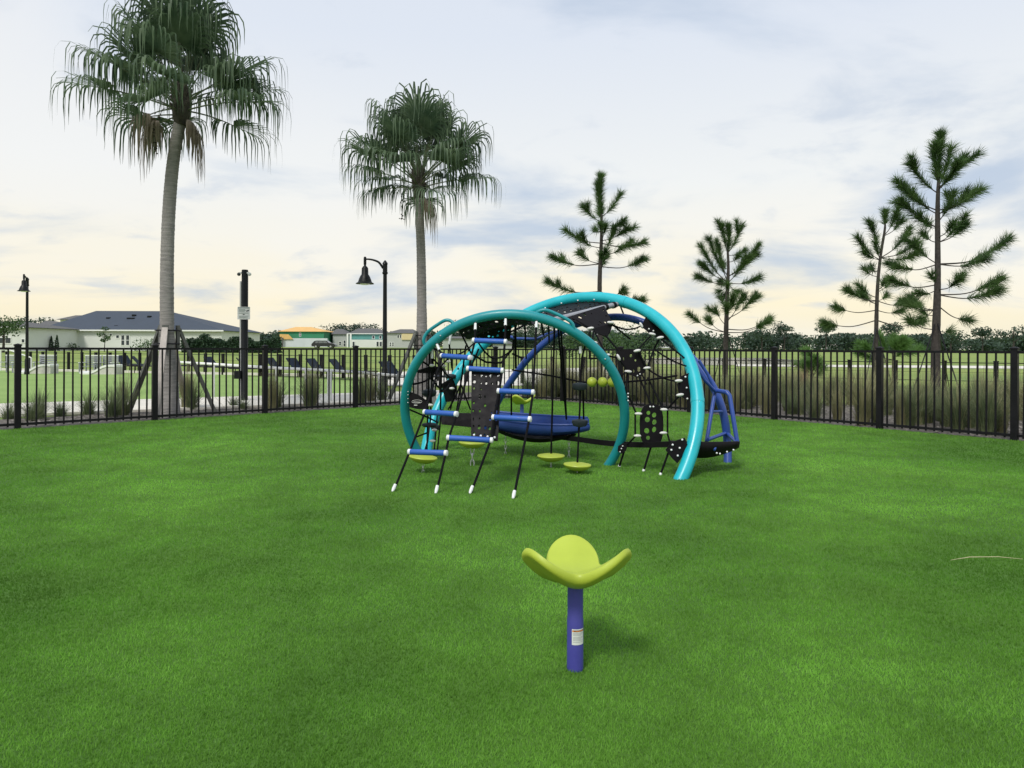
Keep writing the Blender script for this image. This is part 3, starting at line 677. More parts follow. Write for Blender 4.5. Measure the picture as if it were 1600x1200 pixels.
for i in range(2, ns - 3):
    for k in range(1, 10):
        p = Vector(vs[i * (nc + 1) + k]); q = Vector(vs[i * (nc + 1) + 5]); tt = (i - 2) / (ns - 6)
        cc = (Vector(vs[i * (nc + 1)]) + Vector(vs[i * (nc + 1) + nc])) / 2; vs2.append(cc + (p - cc) * (1.16 + 0.10 * math.sin(math.pi * tt)) + Vector((0, 0, -0.03 - 0.03 * math.sin(math.pi * tt))))
for i in range(ns - 6):
    for k in range(8): fs2.append((i * 9 + k, i * 9 + k + 1, (i + 1) * 9 + k + 1, (i + 1) * 9 + k))
part(MB().add(vs2, fs2), 'hammock_underside', BLK)
hr = [Vector(vs[i * (nc + 1)]) for i in range(ns + 1)]; part(MB().tube([p + Vector((0, -0.014, 0.008)) for p in hr], 0.012, 8), 'hammock_hem', BLUE)
hr = [Vector(vs[i * (nc + 1) + nc]) for i in range(ns + 1)]; part(MB().tube([p + Vector((0, 0.014, 0.008)) for p in hr], 0.012, 8), 'hammock_hem', BLUE)
chain(W(790, 676, 7.95), 0.0, 7); chain(W(889, 676, 7.7), 0.0, 7)
wr((799, 600, 7.6), (799, 652, 7.9)); wr((872, 512, 6.72), (885, 655, 7.55))
# black balance belt running to the right-hand plate
belt = [W(x, y, D) for x, y, D in ((640, 660, 7.7), (712, 655, 8.1), (760, 655, 8.2))]
part(MB().slab([W(688, 645, 8.15), W(776, 646, 8.15), W(776, 664, 8.1), (W(742, 668, 8.1)), W(690, 663, 8.1)], Vector((0, -1, 0)), 0.03), 'side_belt', BLK, smooth=False)
bl = smoothpath([W(860, 681, 7.75), W(900, 686, 7.5), W(950, 692.5, 7.2), W(1000, 695, 6.95), W(1048, 694, 6.6)], 6)
mbb = MB(); vv = []; ff = []
for p in bl: vv += [p + Vector((0, -.006, .027)), p + Vector((0, -.006, -.027)), p + Vector((0, .006, -.027)), p + Vector((0, .006, .027))]
for i in range(len(bl) - 1):
    for k in range(4): ff.append((i * 4 + k, i * 4 + (k + 1) % 4, i * 4 + 4 + (k + 1) % 4, i * 4 + 4 + k))
part(mbb.add(vv, ff), 'balance_belt', BLK, smooth=False)
# right-hand net with leaf panel
def flatpanel(outline, holes, D, name='leaf_panel', th=0.014):
    cu = bpy.data.curves.new(name, 'CURVE'); cu.dimensions = '2D'; cu.fill_mode = 'BOTH'; cu.extrude = th / 2
    for pl in [outline] + holes:
        sp = cu.splines.new('POLY'); sp.points.add(len(pl) - 1); sp.use_cyclic_u = True
        for q, (x, y) in zip(sp.points, pl):
            p = W(x, y, D); q.co = (p.x, p.z, 0, 1)
    o = bpy.data.objects.new(name, cu); col.objects.link(o)
    dg = bpy.context.evaluated_depsgraph_get(); me = bpy.data.meshes.new_from_object(o.evaluated_get(dg)); bpy.data.objects.remove(o)
    for v_ in me.vertices: v_.co = (v_.co.x, D + v_.co.z, v_.co.y)
    me.materials.clear(); me.materials.append(BLK)
    o = bpy.data.objects.new(name, me); col.objects.link(o); o.parent = cs; o.matrix_parent_inverse = Matrix.Translation(-cs.location); return o
def ell(cx, cy, a, b, n=16, rot=0, p=1.0):
    r_ = []
    for i in range(n):
        t = 2 * math.pi * i / n; ct, st = math.cos(t), math.sin(t)
        x, y = a * math.copysign(abs(ct) ** p, ct), b * math.copysign(abs(st) ** p, st)
        r_.append((cx + x * math.cos(rot) - y * math.sin(rot), cy + x * math.sin(rot) + y * math.cos(rot)))
    return r_
holes = [ell(1013, 645, 3.2, 3.4, 8, -.4), ell(1022, 648.5, 3.6, 4, 8, .3), ell(1011.5, 655.5, 4.2, 4.3, 8, .2), ell(1022.3, 659.5, 3.6, 4.4, 8, .3), ell(1022, 671, 3.4, 4.6, 8, .3), ell(1010.5, 673, 4.2, 4.5, 8, -.3), ell(1012.5, 684, 3.2, 3.4, 8, 0)]
flatpanel(ell(1018, 664, 18.5, 33, 24, 0, 0.72), holes, 6.9)
for x, y in ((1016, 635.5), (1021, 635.5), (1014.5, 692), (1020, 692)): bolt(W(x, y, 6.885), 0.009)
hexo = [(966, 546), (990, 545), (1000, 550), (1009, 572), (1007, 582), (996, 590), (984, 586), (972, 570), (961, 556)]
flatpanel(hexo, [ell(986, 556, 2.2, 2.6, 7), ell(993, 563, 1.8, 1.8, 7), ell(998, 577, 3, 4, 8), ell(990, 580, 1.5, 2.5, 7), ell(973, 560, 2, 3.4, 8, -.6), ell(968, 549, 1.4, 1.4, 6), ell(971, 548, 1.2, 1.4, 6)], 7.15, 'hex_panel')
for x, y in ((996, 587), (1000, 584.5)): bolt(W(x, y, 7.13), 0.008)
pads = [(922.5, 513, 7.2), (954, 504, 7.3), (1002, 508.5, 7.45), (1019, 522, 7.3), (1031.5, 527.5, 7.2), (966.5, 558.5, 7.1), (995.5, 548, 7.12), (981.5, 580.5, 7.1), (1011, 575, 7.1), (1060.5, 595, 6.75), (1062.5, 617, 6.72),
        (997.5, 646.5, 6.88), (1037.5, 640, 6.85), (996, 681, 6.88), (1036.5, 676.5, 6.85), (928, 535, 7.0), (948, 555, 7.0)]
for i, (x, y, D) in enumerate(pads):
    mbp = MB().ball((0, 0, 0), 0.036, 16, 8, (1.05, 0.55, 0.42)); c_ = W(x, y, D - 0.02); ra = random.uniform(-0.25, 0.25)
    if i in (5, 2): ra = 1.1
    Rm = Matrix.Rotation(ra, 3, 'Y'); mbp.v = [tuple(c_ + Rm @ Vector(p)) for p in mbp.v]; part(mbp, 'foot_pad', PAD)
for a_, b_, sg in (((922, 513, 7.2), (900, 500, 7.3), 0), ((922, 513, 7.2), (921, 560, 7.1), 0), ((921, 560, 7.1), (945, 560, 6.8), 0), ((946, 524, 7.25), (966, 547, 7.15), 0), ((954, 505, 7.3), (1002, 509, 7.45), 0.05), ((1002, 509, 7.45), (1019, 522, 7.3), 0), ((1019, 522, 7.3), (995, 548, 7.15), 0),
                   ((955, 506, 7.3), (985, 530, 7.9), 0), ((1009, 574, 7.15), (1060, 596, 6.8), 0.03), ((966, 559, 7.12), (982, 581, 7.12), 0), ((998, 588, 7.13), (1018, 633, 6.92), 0), ((980, 582, 7.12), (978, 625, 6.9), 0), ((976, 605, 6.88), (994, 646, 6.9), 0), ((997, 548, 7.12), (1011, 575, 7.1), 0),
                   ((992.5, 647, 6.88), (992.5, 680, 6.88), 0), ((1043, 641, 6.85), (1043, 677, 6.85), 0), ((1062, 598, 6.75), (1063, 616, 6.73), 0), ((1061, 619, 6.73), (1042, 640, 6.85), 0), ((992.5, 682, 6.88), (980, 695, 7.0), 0), ((1043, 678, 6.85), (1048, 696, 6.8), 0),
                   ((930, 520, 7.2), (948, 556, 7.0), 0), ((948, 556, 7.0), (966, 559, 7.1), 0), ((1031, 528, 7.2), (1070, 560, 7.1), 0), ((1011, 575, 7.1), (1022, 545, 7.3), 0), ((1022, 545, 7.3), (1031, 528, 7.2), 0), ((1022, 545, 7.3), (1072, 572, 7.0), 0.02), ((981, 581, 7.1), (962, 590, 6.85), 0), ((1037, 640, 6.85), (1012, 590, 7.1), 0), ((925, 535, 7.0), (928, 515, 7.2), 0),
                   ((966, 470, 8.0), (974, 490, 8.05), 0), ((1003, 585, 7.14), (1010, 600, 7.0), 0)):
    wr(a_, b_, sag=sg, r_=0.009)
for (x0, y0, D), (x1, y1) in (((975, 706, 7.02), (967, 731)), ((1018, 695, 6.9), (1005, 738)), ((1047, 700, 6.75), (1031, 744))):
    g = G(x1, y1); wr((x0, y0, D), g, r_=0.010); part(MB().tube([g + Vector((0, 0, 0.005)), g + (W(x0, y0, D) - g).normalized() * 0.03], 0.014, 8), 'anchor_ferrule', CAP)

# ------------------------------------------------------------------ three-lobed seats on posts
def lobe_seat(loc, rotz, sc_, label, sticker, postm=NAVY):
    root = thing('lobed_seat', label, 'play seat', loc, 'three-lobed lime seats on blue posts'); root.rotation_euler = (0, 0, rotz)
    n, m = 72, 14; vs, fs = [], []
    def surf(r_, ph, off):
        lb = 0.5 + 0.5 * math.cos(3 * (ph - math.pi / 2)); Rm = 0.118 + 0.082 * (1 - (1 - lb) ** 1.9)
        rr_ = Rm * r_; z = 0.370 + (r_ ** 1.6) * (0.016 + 0.092 * lb ** 1.1); y_ = rr_ * math.sin(ph)
        return Vector((rr_ * math.cos(ph), y_, z - 0.10 * y_)), lb
    prof = [(i / m, 0.0) for i in range(1, m)] + [(0.97, 0.001), (1.0, -0.002), (1.03, -0.009), (1.045, -0.018), (1.035, -0.028), (1.0, -0.036)] + [(0.9, -0.044), (0.75, -0.052), (0.55, -0.053), (0.35, -0.049), (0.15, -0.046)]
    for r_, off in prof:
        for k in range(n):
            p, lb = surf(min(r_, 1.0), 2 * math.pi * k / n, 0)
            if r_ > 1: p = Vector((p.x * r_, p.y * r_, p.z))
            vs.append((p.x, p.y, p.z + off))
    q = len(prof)
    fs = [(i * n + k, i * n + (k + 1) % n, (i + 1) * n + (k + 1) % n, (i + 1) * n + k) for i in range(q - 1) for k in range(n)]
    vs += [(0, 0, 0.370), (0, 0, 0.322)]; c0 = q * n
    fs = [tuple(reversed(f)) for f in fs]
    fs += [(c0, k, (k + 1) % n) for k in range(n)] + [(c0 + 1, (q - 1) * n + (k + 1) % n, (q - 1) * n + k) for k in range(n)]
    def pt(mb_, nm, mm, par=root, smooth=True):
        o = mb_.build(nm, mm, None, smooth); o.parent = par; o.scale = (sc_,) * 3 if par is root else (1, 1, 1); return o
    pt(MB().add(vs, fs), 'seat', LIME)
    ps = pt(MB().lathe([(0.0305, -0.02), (0.0305, 0.196), (0.0298, 0.198), (0.0298, 0.200), (0.0290, 0.202), (0.0290, 0.332)], 32), 'post', postm)
    if sticker:
        def patch(a0, a1, z0, z1, rr_, mm, nm):
            mbx = MB(); nn = 10; v_ = []
            for i in range(nn + 1):
                a = a0 + (a1 - a0) * i / nn; v_ += [(rr_ * math.cos(a), rr_ * math.sin(a), z0), (rr_ * math.cos(a), rr_ * math.sin(a), z1)]
            mbx.add(v_, [(2 * i, 2 * i + 2, 2 * i + 3, 2 * i + 1) for i in range(nn)]); return pt(mbx, nm, mm, ps)
        a0, a1 = R(-118), R(-26)
        st = patch(a0, a1, 0.112, 0.170, 0.0312, SIGNW, 'warning_label')
        patch(a0 + .06, a1 - .03, 0.160, 0.166, 0.0316, INK, 'label_header'); patch(a0 + .08, a0 + .3, 0.1605, 0.1655, 0.0319, ORANGE, 'label_header'); patch(a0 + .42, a1 - .12, 0.1615, 0.1645, 0.0319, ORANGE, 'label_header')
        for i, z in enumerate((0.155, 0.151, 0.147, 0.140, 0.136, 0.132, 0.128, 0.122)): patch(a0 + .14, a1 - .18 - .12 * (i % 3), z, z + 0.0011, 0.0316, SLAT, 'label_line')
    return root
lobe_seat(G(898.5, 1050), 0.0, 1.0, 'lime three-lobed seat on a violet-blue post with a white warning label', True)
p = W(815.5, 640, 11.0); lobe_seat((p.x, p.y, 0), 0.5, 1.0, 'lime three-lobed seat on a blue post behind the blue hammock', False, BLUE)
# a dry stem lying on the turf
tag(MB().tube([G(1485, 885) + Vector((0, 0, .035)), G(1515, 881.5) + Vector((0, 0, .04)), G(1560, 880.5) + Vector((0, 0, .038)), G(1598, 883) + Vector((0, 0, .034))], [0.001, 0.0025, 0.0022, 0.001], 5).build('dry_stem', STRAW), 'thin dry straw stem lying on the turf', 'straw')

# ------------------------------------------------------------------ palms
DOWN = Vector((0, 0, -1))
def frond(base, azim, elev, pet, blade, rr, dead=False, nseg=38):
    d = Vector((math.cos(azim) * math.cos(elev), math.sin(azim) * math.cos(elev), math.sin(elev)))
    pts = [Vector(base)]; dd = d.copy(); n = 7
    for i in range(n):
        dd = (dd + DOWN * 0.035 * (1.2 if elev < .9 else .5)).normalized(); pts.append(pts[-1] + dd * pet / n)
    mp_ = MB().tube(pts, [0.017 - 0.009 * i / n for i in range(n + 1)], 5)
    tip = pts[-1]; side = dd.cross(Vector((0, 0, 1)))
    side = side.normalized() if side.length > 0.05 else Vector((-math.sin(azim), math.cos(azim), 0))
    nrm = side.cross(dd).normalized(); tw = rr.uniform(-0.4, 0.4)
    side, nrm = side * math.cos(tw) + nrm * math.sin(tw), nrm * math.cos(tw) - side * math.sin(tw)
    vs, fs = [], []
    for k in range(nseg):
        al = R(-125 + 250 * (k + rr.uniform(-.3, .3)) / (nseg - 1))
        sd_ = (dd * math.cos(al) + side * math.sin(al) + nrm * 0.22 * abs(math.sin(al))).normalized()
        Lg = blade * (0.72 + 0.28 * math.cos(al)) * rr.uniform(0.88, 1.1); stiff = rr.uniform(0.36, 0.56) if not dead else 0.12
        m = 10; p = tip.copy(); cur = sd_.copy(); wv = nrm.cross(sd_).normalized()
        o = len(vs)
        for i in range(m + 1):
            t = i / m; wd = (0.005 + 0.0155 * min(1, t * 3.2)) * (1 - max(0, t - 0.30) / 0.70) ** 0.8 + 0.0012
            vs += [p - wv * wd, p + wv * wd]
            if t > stiff * 0.8:
                g = min(0.85, 0.18 + (t - stiff * .8) * 2.6); cur = (cur * (1 - g) + (DOWN + Vector((rr.gauss(0, .06), rr.gauss(0, .06), 0))) * g).normalized()
                wv = (wv - cur * wv.dot(cur)).normalized()
            p = p + cur * Lg / m
        fs += [(o + 2 * i, o + 2 * i + 1, o + 2 * i + 3, o + 2 * i + 2) for i in range(m)]
    return mp_, MB().add(vs, fs)
def palm(label, base, trunk, radii, nf, seed, crownscale, dead):
    rr = random.Random(seed); root = thing('palm_tree', label, 'palm tree', base)
    def pt(mb_, nm, mm, par=root, smooth=True):
        o = mb_.build(nm, mm, None, smooth); o.parent = par
        if par is root: o.matrix_parent_inverse = Matrix.Translation(-root.location)
        return o
    path = smoothpath(trunk, 40); n = len(path); rad = []
    for i in range(n):
        t = i / (n - 1) * (len(radii) - 1); k = min(int(t), len(radii) - 2); r0 = radii[k] + (radii[k + 1] - radii[k]) * (t - k)
        rad.append(r0 * (1 + (0.022 if i % 3 == 0 else -0.006)) + rr.uniform(-.002, .002))      # leaf-scar rings
    pt(MB().tube(path, rad, 24), 'trunk', BARK)
    top = Vector(trunk[-1]); ax = (path[-1] - path[-4]).normalized()
    mbt = MB()
    for i in range(34):                                                     # fibrous boots round the bud
        a = rr.uniform(0, 6.28); z = rr.uniform(-0.10, 0.36); r0 = radii[-1] * 1.05
        p0 = top + Vector((math.cos(a) * r0 * .8, math.sin(a) * r0 * .8, z)); p1 = p0 + Vector((math.cos(a) * 0.09, math.sin(a) * 0.09, 0.17))
        mbt.tube([p0, p1], [0.05, 0.022], 5)
    mbt.tube([top + Vector((0, 0, z)) for z in (-0.16, -0.05, 0.12, 0.34, 0.62, 0.85)], [radii[-1] * k for k in (1.02, 1.4, 1.5, 1.25, 0.7, 0.2)], 16)
    pt(mbt, 'crown_boots', BOOT)
    for i in range(nf):
        t = (i + 0.5) / nf
        elev = R(86 - 78 * t ** 1.0 - (16 if i % 9 == 4 else 0)) + rr.gauss(0, .08); az = i * 2.39996 + rr.gauss(0, .2)
        b = top + Vector((math.cos(az) * 0.06, math.sin(az) * 0.06, 0.50 - 0.45 * t))
        a_, bl_ = frond(b, az, elev, crownscale * rr.uniform(0.72, 1.12) * (1.10 - 0.08 * t), crownscale * rr.uniform(1.15, 1.5), rr)
        fo = pt(a_, 'petiole', PETI); pt(bl_, 'leaf_fan', FROND, fo)
    for az, elev, pet in dead:
        a_, bl_ = frond(top + Vector((0, 0, 0.02)), az, elev, pet, 1.05 * crownscale, rr, True, 20)
        fo = pt(a_, 'petiole', PETI); fo2 = pt(bl_, 'dead_leaf', DEADF, fo)
    # fruit stalk
    s0 = top + Vector((-0.1, -0.06, 0.1)); st = smoothpath([s0, s0 + Vector((-0.16, -0.06, -0.02)), s0 + Vector((-0.25, -0.08, -0.4)), s0 + Vector((-0.27, -0.08, -0.75))], 6)
    mbf = MB().tube(st, 0.006, 5)
    for k in range(36):
        q = st[rr.randrange(7, len(st))] + Vector((rr.gauss(0, .035), rr.gauss(0, .035), rr.gauss(0, .03))); mbf.ball(q, 0.014, 6, 4)
    pt(mbf, 'fruit_stalk', BOOT)
    return root
P1D = 12.25
b1 = G(264, 652); 
palm('tall grey palm with drooping fan leaves and brown dead fronds, braced near the signed pole', b1,
     [b1 + Vector((0, 0, -0.05)), W(262, 600, P1D), W(261, 520, P1D), W(261, 420, P1D), W(264, 330, P1D), W(271, 250, P1D), W(283, 182, P1D)], [0.19, 0.17, 0.115, 0.108, 0.104, 0.10, 0.095], 29, 11, 1.0,
     [(R(200), R(-20), 0.45), (R(185), R(5), 0.55), (R(-5), R(-35), 0.28), (R(20), R(-45), 0.3)])
P2D = 16.6
b2 = G(658, 624); P2D = b2.y
palm('palm with a dense rounded crown standing behind the teal arches', b2,
     [b2 + Vector((0, 0, -0.05)), W(659, 560, P2D), W(659, 480, P2D), W(658, 400, P2D), W(656, 345, P2D), W(654.5, 300, P2D)], [0.19, 0.14, 0.112, 0.104, 0.10, 0.095], 33, 23, 1.02,
     [(R(-20), R(-40), 0.35)])
def brace(label, feet, trunkc, zt, mats, group):
    root = thing('palm_brace', label, 'tree brace', (trunkc.x, trunkc.y, 0), group)
    def pt(mb_, nm, mm, smooth=False):
        o = mb_.build(nm, mm, None, smooth); o.parent = root; o.matrix_parent_inverse = Matrix.Translation(-root.location); return o
    for f_, mm, r0 in zip(feet, mats, [0.18] * 9):
        d_ = Vector((f_.x - trunkc.x, f_.y - trunkc.y, 0)).normalized(); top = Vector((trunkc.x, trunkc.y, zt)) + d_ * r0
        ax = (top - f_).normalized(); s_ = ax.cross(d_).normalized(); u_ = ax.cross(s_).normalized(); M = Matrix((s_, u_, ax)).transposed()
        pt(MB().box((top + f_) / 2, (0.095, 0.045, (top - f_).length), M), 'strut', mm)
        pt(MB().box(Vector((trunkc.x, trunkc.y, zt - 0.16)) + d_ * 0.165, (0.09, 0.05, 0.42), Matrix.Rotation(math.atan2(d_.y, d_.x) + math.pi / 2, 3, 'Z')), 'batten', WOODD)
    for z in (zt - 0.04, zt - 0.27):
        ring_ = [Vector((trunkc.x + 0.195 * math.cos(a), trunkc.y + 0.195 * math.sin(a), z)) for a in [i * math.pi / 12 for i in range(25)]]
        pt(MB().tube(ring_, 0.012, 5), 'strap', FENCE, True)
brace('timber props strapped round the palm with a fruit stalk, one board pale', [G(244, 657), G(200, 646), G(337, 646), G(292, 637)], Vector((W(262, 520, P1D).x, P1D, 0)), 1.52, [WOODL, WOODD, WOODD, WOODL], 'timber palm props')
c2_ = Vector((W(659, 520, P2D).x, P2D, 0))
brace('dark timber props strapped round the palm behind the teal arches', [G(607, 627), G(680, 634), G(712, 622), G(668, 612)], c2_, 1.52, [WOODD] * 4, 'timber palm props')

# ------------------------------------------------------------------ pines
def pine(label, trunk, radii, leader, branches, D, seed, extra=8, nm=NEEDLE, nlen=0.27, guys=()):
    rr = random.Random(seed); base = trunk[0]; root = thing('pine_tree', label, 'pine tree', (base.x, base.y, 0), 'young staked pines beyond the fence')
    def pt(mb_, n_, mm, par=root, smooth=True):
        o = mb_.build(n_, mm, None, smooth); o.parent = par
        if par is root: o.matrix_parent_inverse = Matrix.Translation(-root.location)
        return o
    path = smoothpath(trunk, 14); n = len(path)
    def lerp_r(t):
        q = t * (len(radii) - 1); k = min(int(q), len(radii) - 2); return radii[k] + (radii[k + 1] - radii[k]) * (q - k)
    pt(MB().tube(path, [lerp_r(i / (n - 1)) * rr.uniform(.96, 1.04) for i in range(n)], 12), 'trunk', PBARK)
    def needles(pts, f0, dens, Ln):
        vs, fs = [], []
        tot = sum((pts[i + 1] - pts[i]).length for i in range(len(pts) - 1)); f0 *= 0.74; cnt = int(tot * (1 - f0) * dens) + 40
        for _ in range(cnt):
            t = f0 + (1 - f0) * rr.random() ** 0.85; q = t * (len(pts) - 1); i = min(int(q), len(pts) - 2); p = pts[i].lerp(pts[i + 1], q - i); ax = (pts[i + 1] - pts[i]).normalized()
            rd = Vector((rr.gauss(0, 1), rr.gauss(0, 1), rr.gauss(0, 1))); rd = (rd - ax * rd.dot(ax)).normalized()
            sp = rr.uniform(0.2, 1.2); d_ = (ax * math.cos(sp) + rd * math.sin(sp) + Vector((0, 0, 0.10))).normalized(); l_ = Ln * rr.uniform(0.45, 1.15)
            s_ = d_.cross(Vector((rr.gauss(0, 1), rr.gauss(0, 1), rr.gauss(0, 1)))).normalized() * 0.0036; o = len(vs)
            e = p + d_ * l_ + Vector((0, 0, -0.035 * rr.random())); mid = p + d_ * l_ * .55
            vs += [p - s_, p + s_, mid + s_, mid - s_, e]; fs += [(o, o + 1, o + 2, o + 3), (o + 3, o + 2, o + 4)]
        return MB().add(vs, fs)
    # leader
    lp_ = smoothpath(leader, 6); br = pt(MB().tube(lp_, [0.022 - 0.014 * i / (len(lp_) - 1) for i in range(len(lp_))], 6), 'leader', PBARK); pt(needles(lp_, 0.0, 1500, nlen * 0.95), 'needles', nm, br, False)
    def trunk_at(z): 
        return min(path, key=lambda p: abs(p.z - z))
    def limb(s, e, f0, dens=720, sagk=0.0):
        L_ = (e - s).length; up = Vector((0, 0, 1)); c1 = s.lerp(e, 0.45) - up * L_ * (sagk + 0.10); c2_ = s.lerp(e, 0.8) - up * L_ * 0.06
        pts = smoothpath([s, c1, c2_, e], 5); r0 = 0.008 + 0.006 * L_
        b_ = pt(MB().tube(pts, [r0 * (1 - 0.65 * i / (len(pts) - 1)) for i in range(len(pts))], 5), 'branch', PBARK)
        nd = needles(pts, f0, dens, nlen)
        if L_ > 0.55 and rr.random() < 0.8:                                 # side shoot
            k = pts[int(len(pts) * 0.6)]; e2 = k + ((e - s).normalized() * 0.26 + Vector((rr.uniform(-.2, .2), rr.uniform(-.25, .25), rr.uniform(-.02, .2)))) * 0.9
            p2 = [k, k.lerp(e2, .5), e2]; x_ = needles(p2, 0.1, dens, nlen * 0.9); nd.add(x_.v, x_.f)
        pt(nd, 'needles', nm, b_, False)
    for y0, tx, ty, f0 in branches:
        z0 = CAM_H - (y0 - HOR) / F_PX * D; s = trunk_at(z0); dz = rr.uniform(-0.5, 0.5)
        e = W(tx, ty, D + dz * 0.6 * abs(W(tx, ty, D).x - s.x)); limb(s, e, f0)
    zs = [CAM_H - (b[0] - HOR) / F_PX * D for b in branches]
    for _ in range(extra):                                                   # limbs towards and away from the viewer
        z0 = rr.uniform(min(zs) + .3, max(zs)); s = trunk_at(z0); sg = rr.choice((-1, 1)); l_ = rr.uniform(0.35, 0.8)
        limb(s, s + Vector((rr.uniform(-.35, .35) * l_, sg * l_, rr.uniform(.2, .65) * l_)), 0.55)
    for g in guys:
        s = trunk_at(1.75); pt(MB().tube([s, s.lerp(g, .55) , g], 0.012, 5), 'guy_strap', FENCE)
    return root
D1 = 18.7
pine('narrow pine rising directly behind the tall rear teal arch', [W(938, 616, D1), W(937.5, 520, D1), W(937, 440, D1), W(939.5, 380, D1), W(940, 335, D1)], [0.085, 0.07, 0.058, 0.045, 0.03],
     [W(940, 336, D1), W(938, 300, D1), W(939, 276, D1)], [(338, 969, 304, .25), (348, 912, 324, .3), (350, 934, 290, .2), (356, 972, 349, .45), (374, 978, 358, .55), (378, 884, 360, .35), (388, 905, 372, .4), (380, 1005, 379, .35), (398, 985, 378, .4), (412, 864, 402, .55), (415, 1006, 406, .65), (410, 905, 396, .5), (455, 856, 440, .45), (456, 975, 457, .8), (462, 1003, 469, .8), (400, 960, 360, .4)], D1, 3, 7)
D2 = 20.0
pine('bushy pine standing beside the blue seat frame end of the climber', [W(1133, 608, D2), W(1134, 540, D2), W(1136, 470, D2), W(1138, 420, D2), W(1137, 392, D2)], [0.085, 0.07, 0.055, 0.04, 0.03],
     [W(1137, 394, D2), W(1139, 370, D2), W(1138, 354, D2)], [(396, 1128, 352, .3), (394, 1158, 354, .25), (398, 1163, 392, .4), (430, 1108, 374, .3), (430, 1185, 384, .3), (441, 1095, 384, .35), (441, 1120, 378, .3), (437, 1098, 414, .5), (441, 1092, 432, .5), (443, 1186, 434, .4), (432, 1178, 396, .25), (443, 1165, 402, .3), (445, 1124, 455, .6), (443, 1152, 456, .4), (500, 1180, 462, .5), (505, 1160, 462, .55), (520, 1078, 492, .75), (518, 1106, 500, .75), (512, 1203, 499, .72), (520, 1198, 504, .8), (510, 1118, 484, .7)], D2, 5, 8,
     guys=(G(1165, 612), G(1112, 610)))
D3 = 18.0
pine('slender crooked pine whose branches mingle with the tallest pine', [W(1368, 617, D3), W(1369, 523, D3), W(1371, 452, D3), W(1375.5, 403, D3), W(1382, 362, D3), W(1383, 350, D3)], [0.065, 0.055, 0.042, 0.035, 0.03, 0.022],
     [W(1383, 352, D3), W(1383, 340, D3), W(1383, 332, D3)], [(366, 1400, 336, .5), (366, 1410, 344, .5), (403, 1340, 372, .3), (404, 1350, 394, .35), (392, 1362, 350, .4), (400, 1421, 358, .4), (401, 1432, 380, .4), (402, 1430, 398, .4), (470, 1324, 452, .55), (462, 1342, 446, .5), (485, 1306, 480, .8), (497, 1288, 504, .8), (456, 1392, 440, .5), (470, 1418, 474, .5), (484, 1408, 486, .6), (497, 1442, 502, .75), (470, 1385, 462, .5), (403, 1368, 380, .3)], D3, 8, 6,
     guys=(G(1345, 634), G(1400, 625)))
D4 = 14.4
pine('tallest pine with a thick trunk and wide spaced limbs', [W(1462, 636, D4), W(1462, 545, D4), W(1465, 437, D4), W(1465, 329, D4), W(1466.5, 282, D4)], [0.105, 0.088, 0.06, 0.045, 0.03],
     [W(1466.5, 284, D4), W(1468, 240, D4), W(1470, 212, D4)], [(300, 1424, 258, .2), (292, 1506, 246, .25), (288, 1458, 232, .2), (290, 1486, 232, .25), (328, 1402, 284, .3), (350, 1408, 312, .3), (335, 1425, 300, .3), (325, 1532, 296, .4), (335, 1510, 300, .4), (345, 1490, 302, .3), (350, 1438, 338, .4), (378, 1508, 352, .5), (378, 1493, 356, .5), (410, 1575, 374, .45), (408, 1540, 404, .45), (412, 1400, 416, .6), (408, 1430, 380, .4), (445, 1394, 438, .6), (453, 1436, 458, .4), (455, 1563, 436, .6), (460, 1556, 456, .5), (470, 1512, 500, .75), (514, 1482, 518, .8), (470, 1442, 498, .7), (513, 1422, 501, .75), (440, 1456, 430, .3), (330, 1484, 320, .3)], D4, 13, 9, nlen=0.26,
     guys=(G(1512, 650), G(1416, 644), G(1486, 620)))
pb3 = G(1395, 600)
pine('small pale green pine sapling low between the two right-hand pines', [Vector((W(1395, 560, 22).x, 22, 0)), W(1395, 560, 22), W(1395, 540, 22)], [0.03, 0.025, 0.015], [W(1395, 545, 22), W(1394, 535, 22), W(1396, 528, 22)],
     [(560, 1352, 540, .3), (555, 1420, 536, .3), (552, 1375, 528, .3), (550, 1438, 545, .4), (560, 1340, 550, .4), (558, 1410, 548, .3), (565, 1365, 562, .4)], 22.0, 31, 5, NEEDLEY, 0.30)
pine('knee-high pine sapling in the bed by the pink grass', [Vector((W(1270, 590, 17).x, 17, 0)), W(1270, 590, 17), W(1270, 575, 17)], [0.02, 0.018, 0.012], [W(1270, 580, 17), W(1270, 570, 17), W(1271, 563, 17)],
     [(590, 1255, 572, .3), (590, 1288, 574, .3), (585, 1262, 566, .3), (585, 1280, 565, .3)], 17.0, 33, 4, NEEDLEY, 0.24)

# ------------------------------------------------------------------ ornamental grass clumps
def clump_mesh(name, h, spread, n, seed, mm, plume=None):
    rr = random.Random(seed); vs, fs = [], []
    for _ in range(n):
        a = rr.uniform(0, 6.28); r0 = rr.uniform(0, 0.10); out_ = abs(rr.gauss(0, 1)) * spread * 0.62; hh = h * (0.35 + 0.72 * rr.random() ** 0.8)
        b = Vector((math.cos(a) * r0, math.sin(a) * r0, 0)); d_ = Vector((math.cos(a), math.sin(a), 0)); s_ = Vector((-math.sin(a + rr.uniform(-1, 1)), math.cos(a), 0)).normalized() * rr.uniform(.003, .006)
        o = len(vs)
        for i in range(5):
            t = i / 4; p = b + d_ * out_ * t ** 1.8 + Vector((0, 0, hh * (t - 0.16 * t * t * (out_ / max(spread, .01)))))
            wv = s_ * (1 - 0.85 * t); vs += [p - wv, p + wv]
        fs += [(o + 2 * i, o + 2 * i + 1, o + 2 * i + 3, o + 2 * i + 2) for i in range(4)]
    me = MB().add(vs, fs).build(name, mm, smooth=False); m = me.data; bpy.data.objects.remove(me); return m
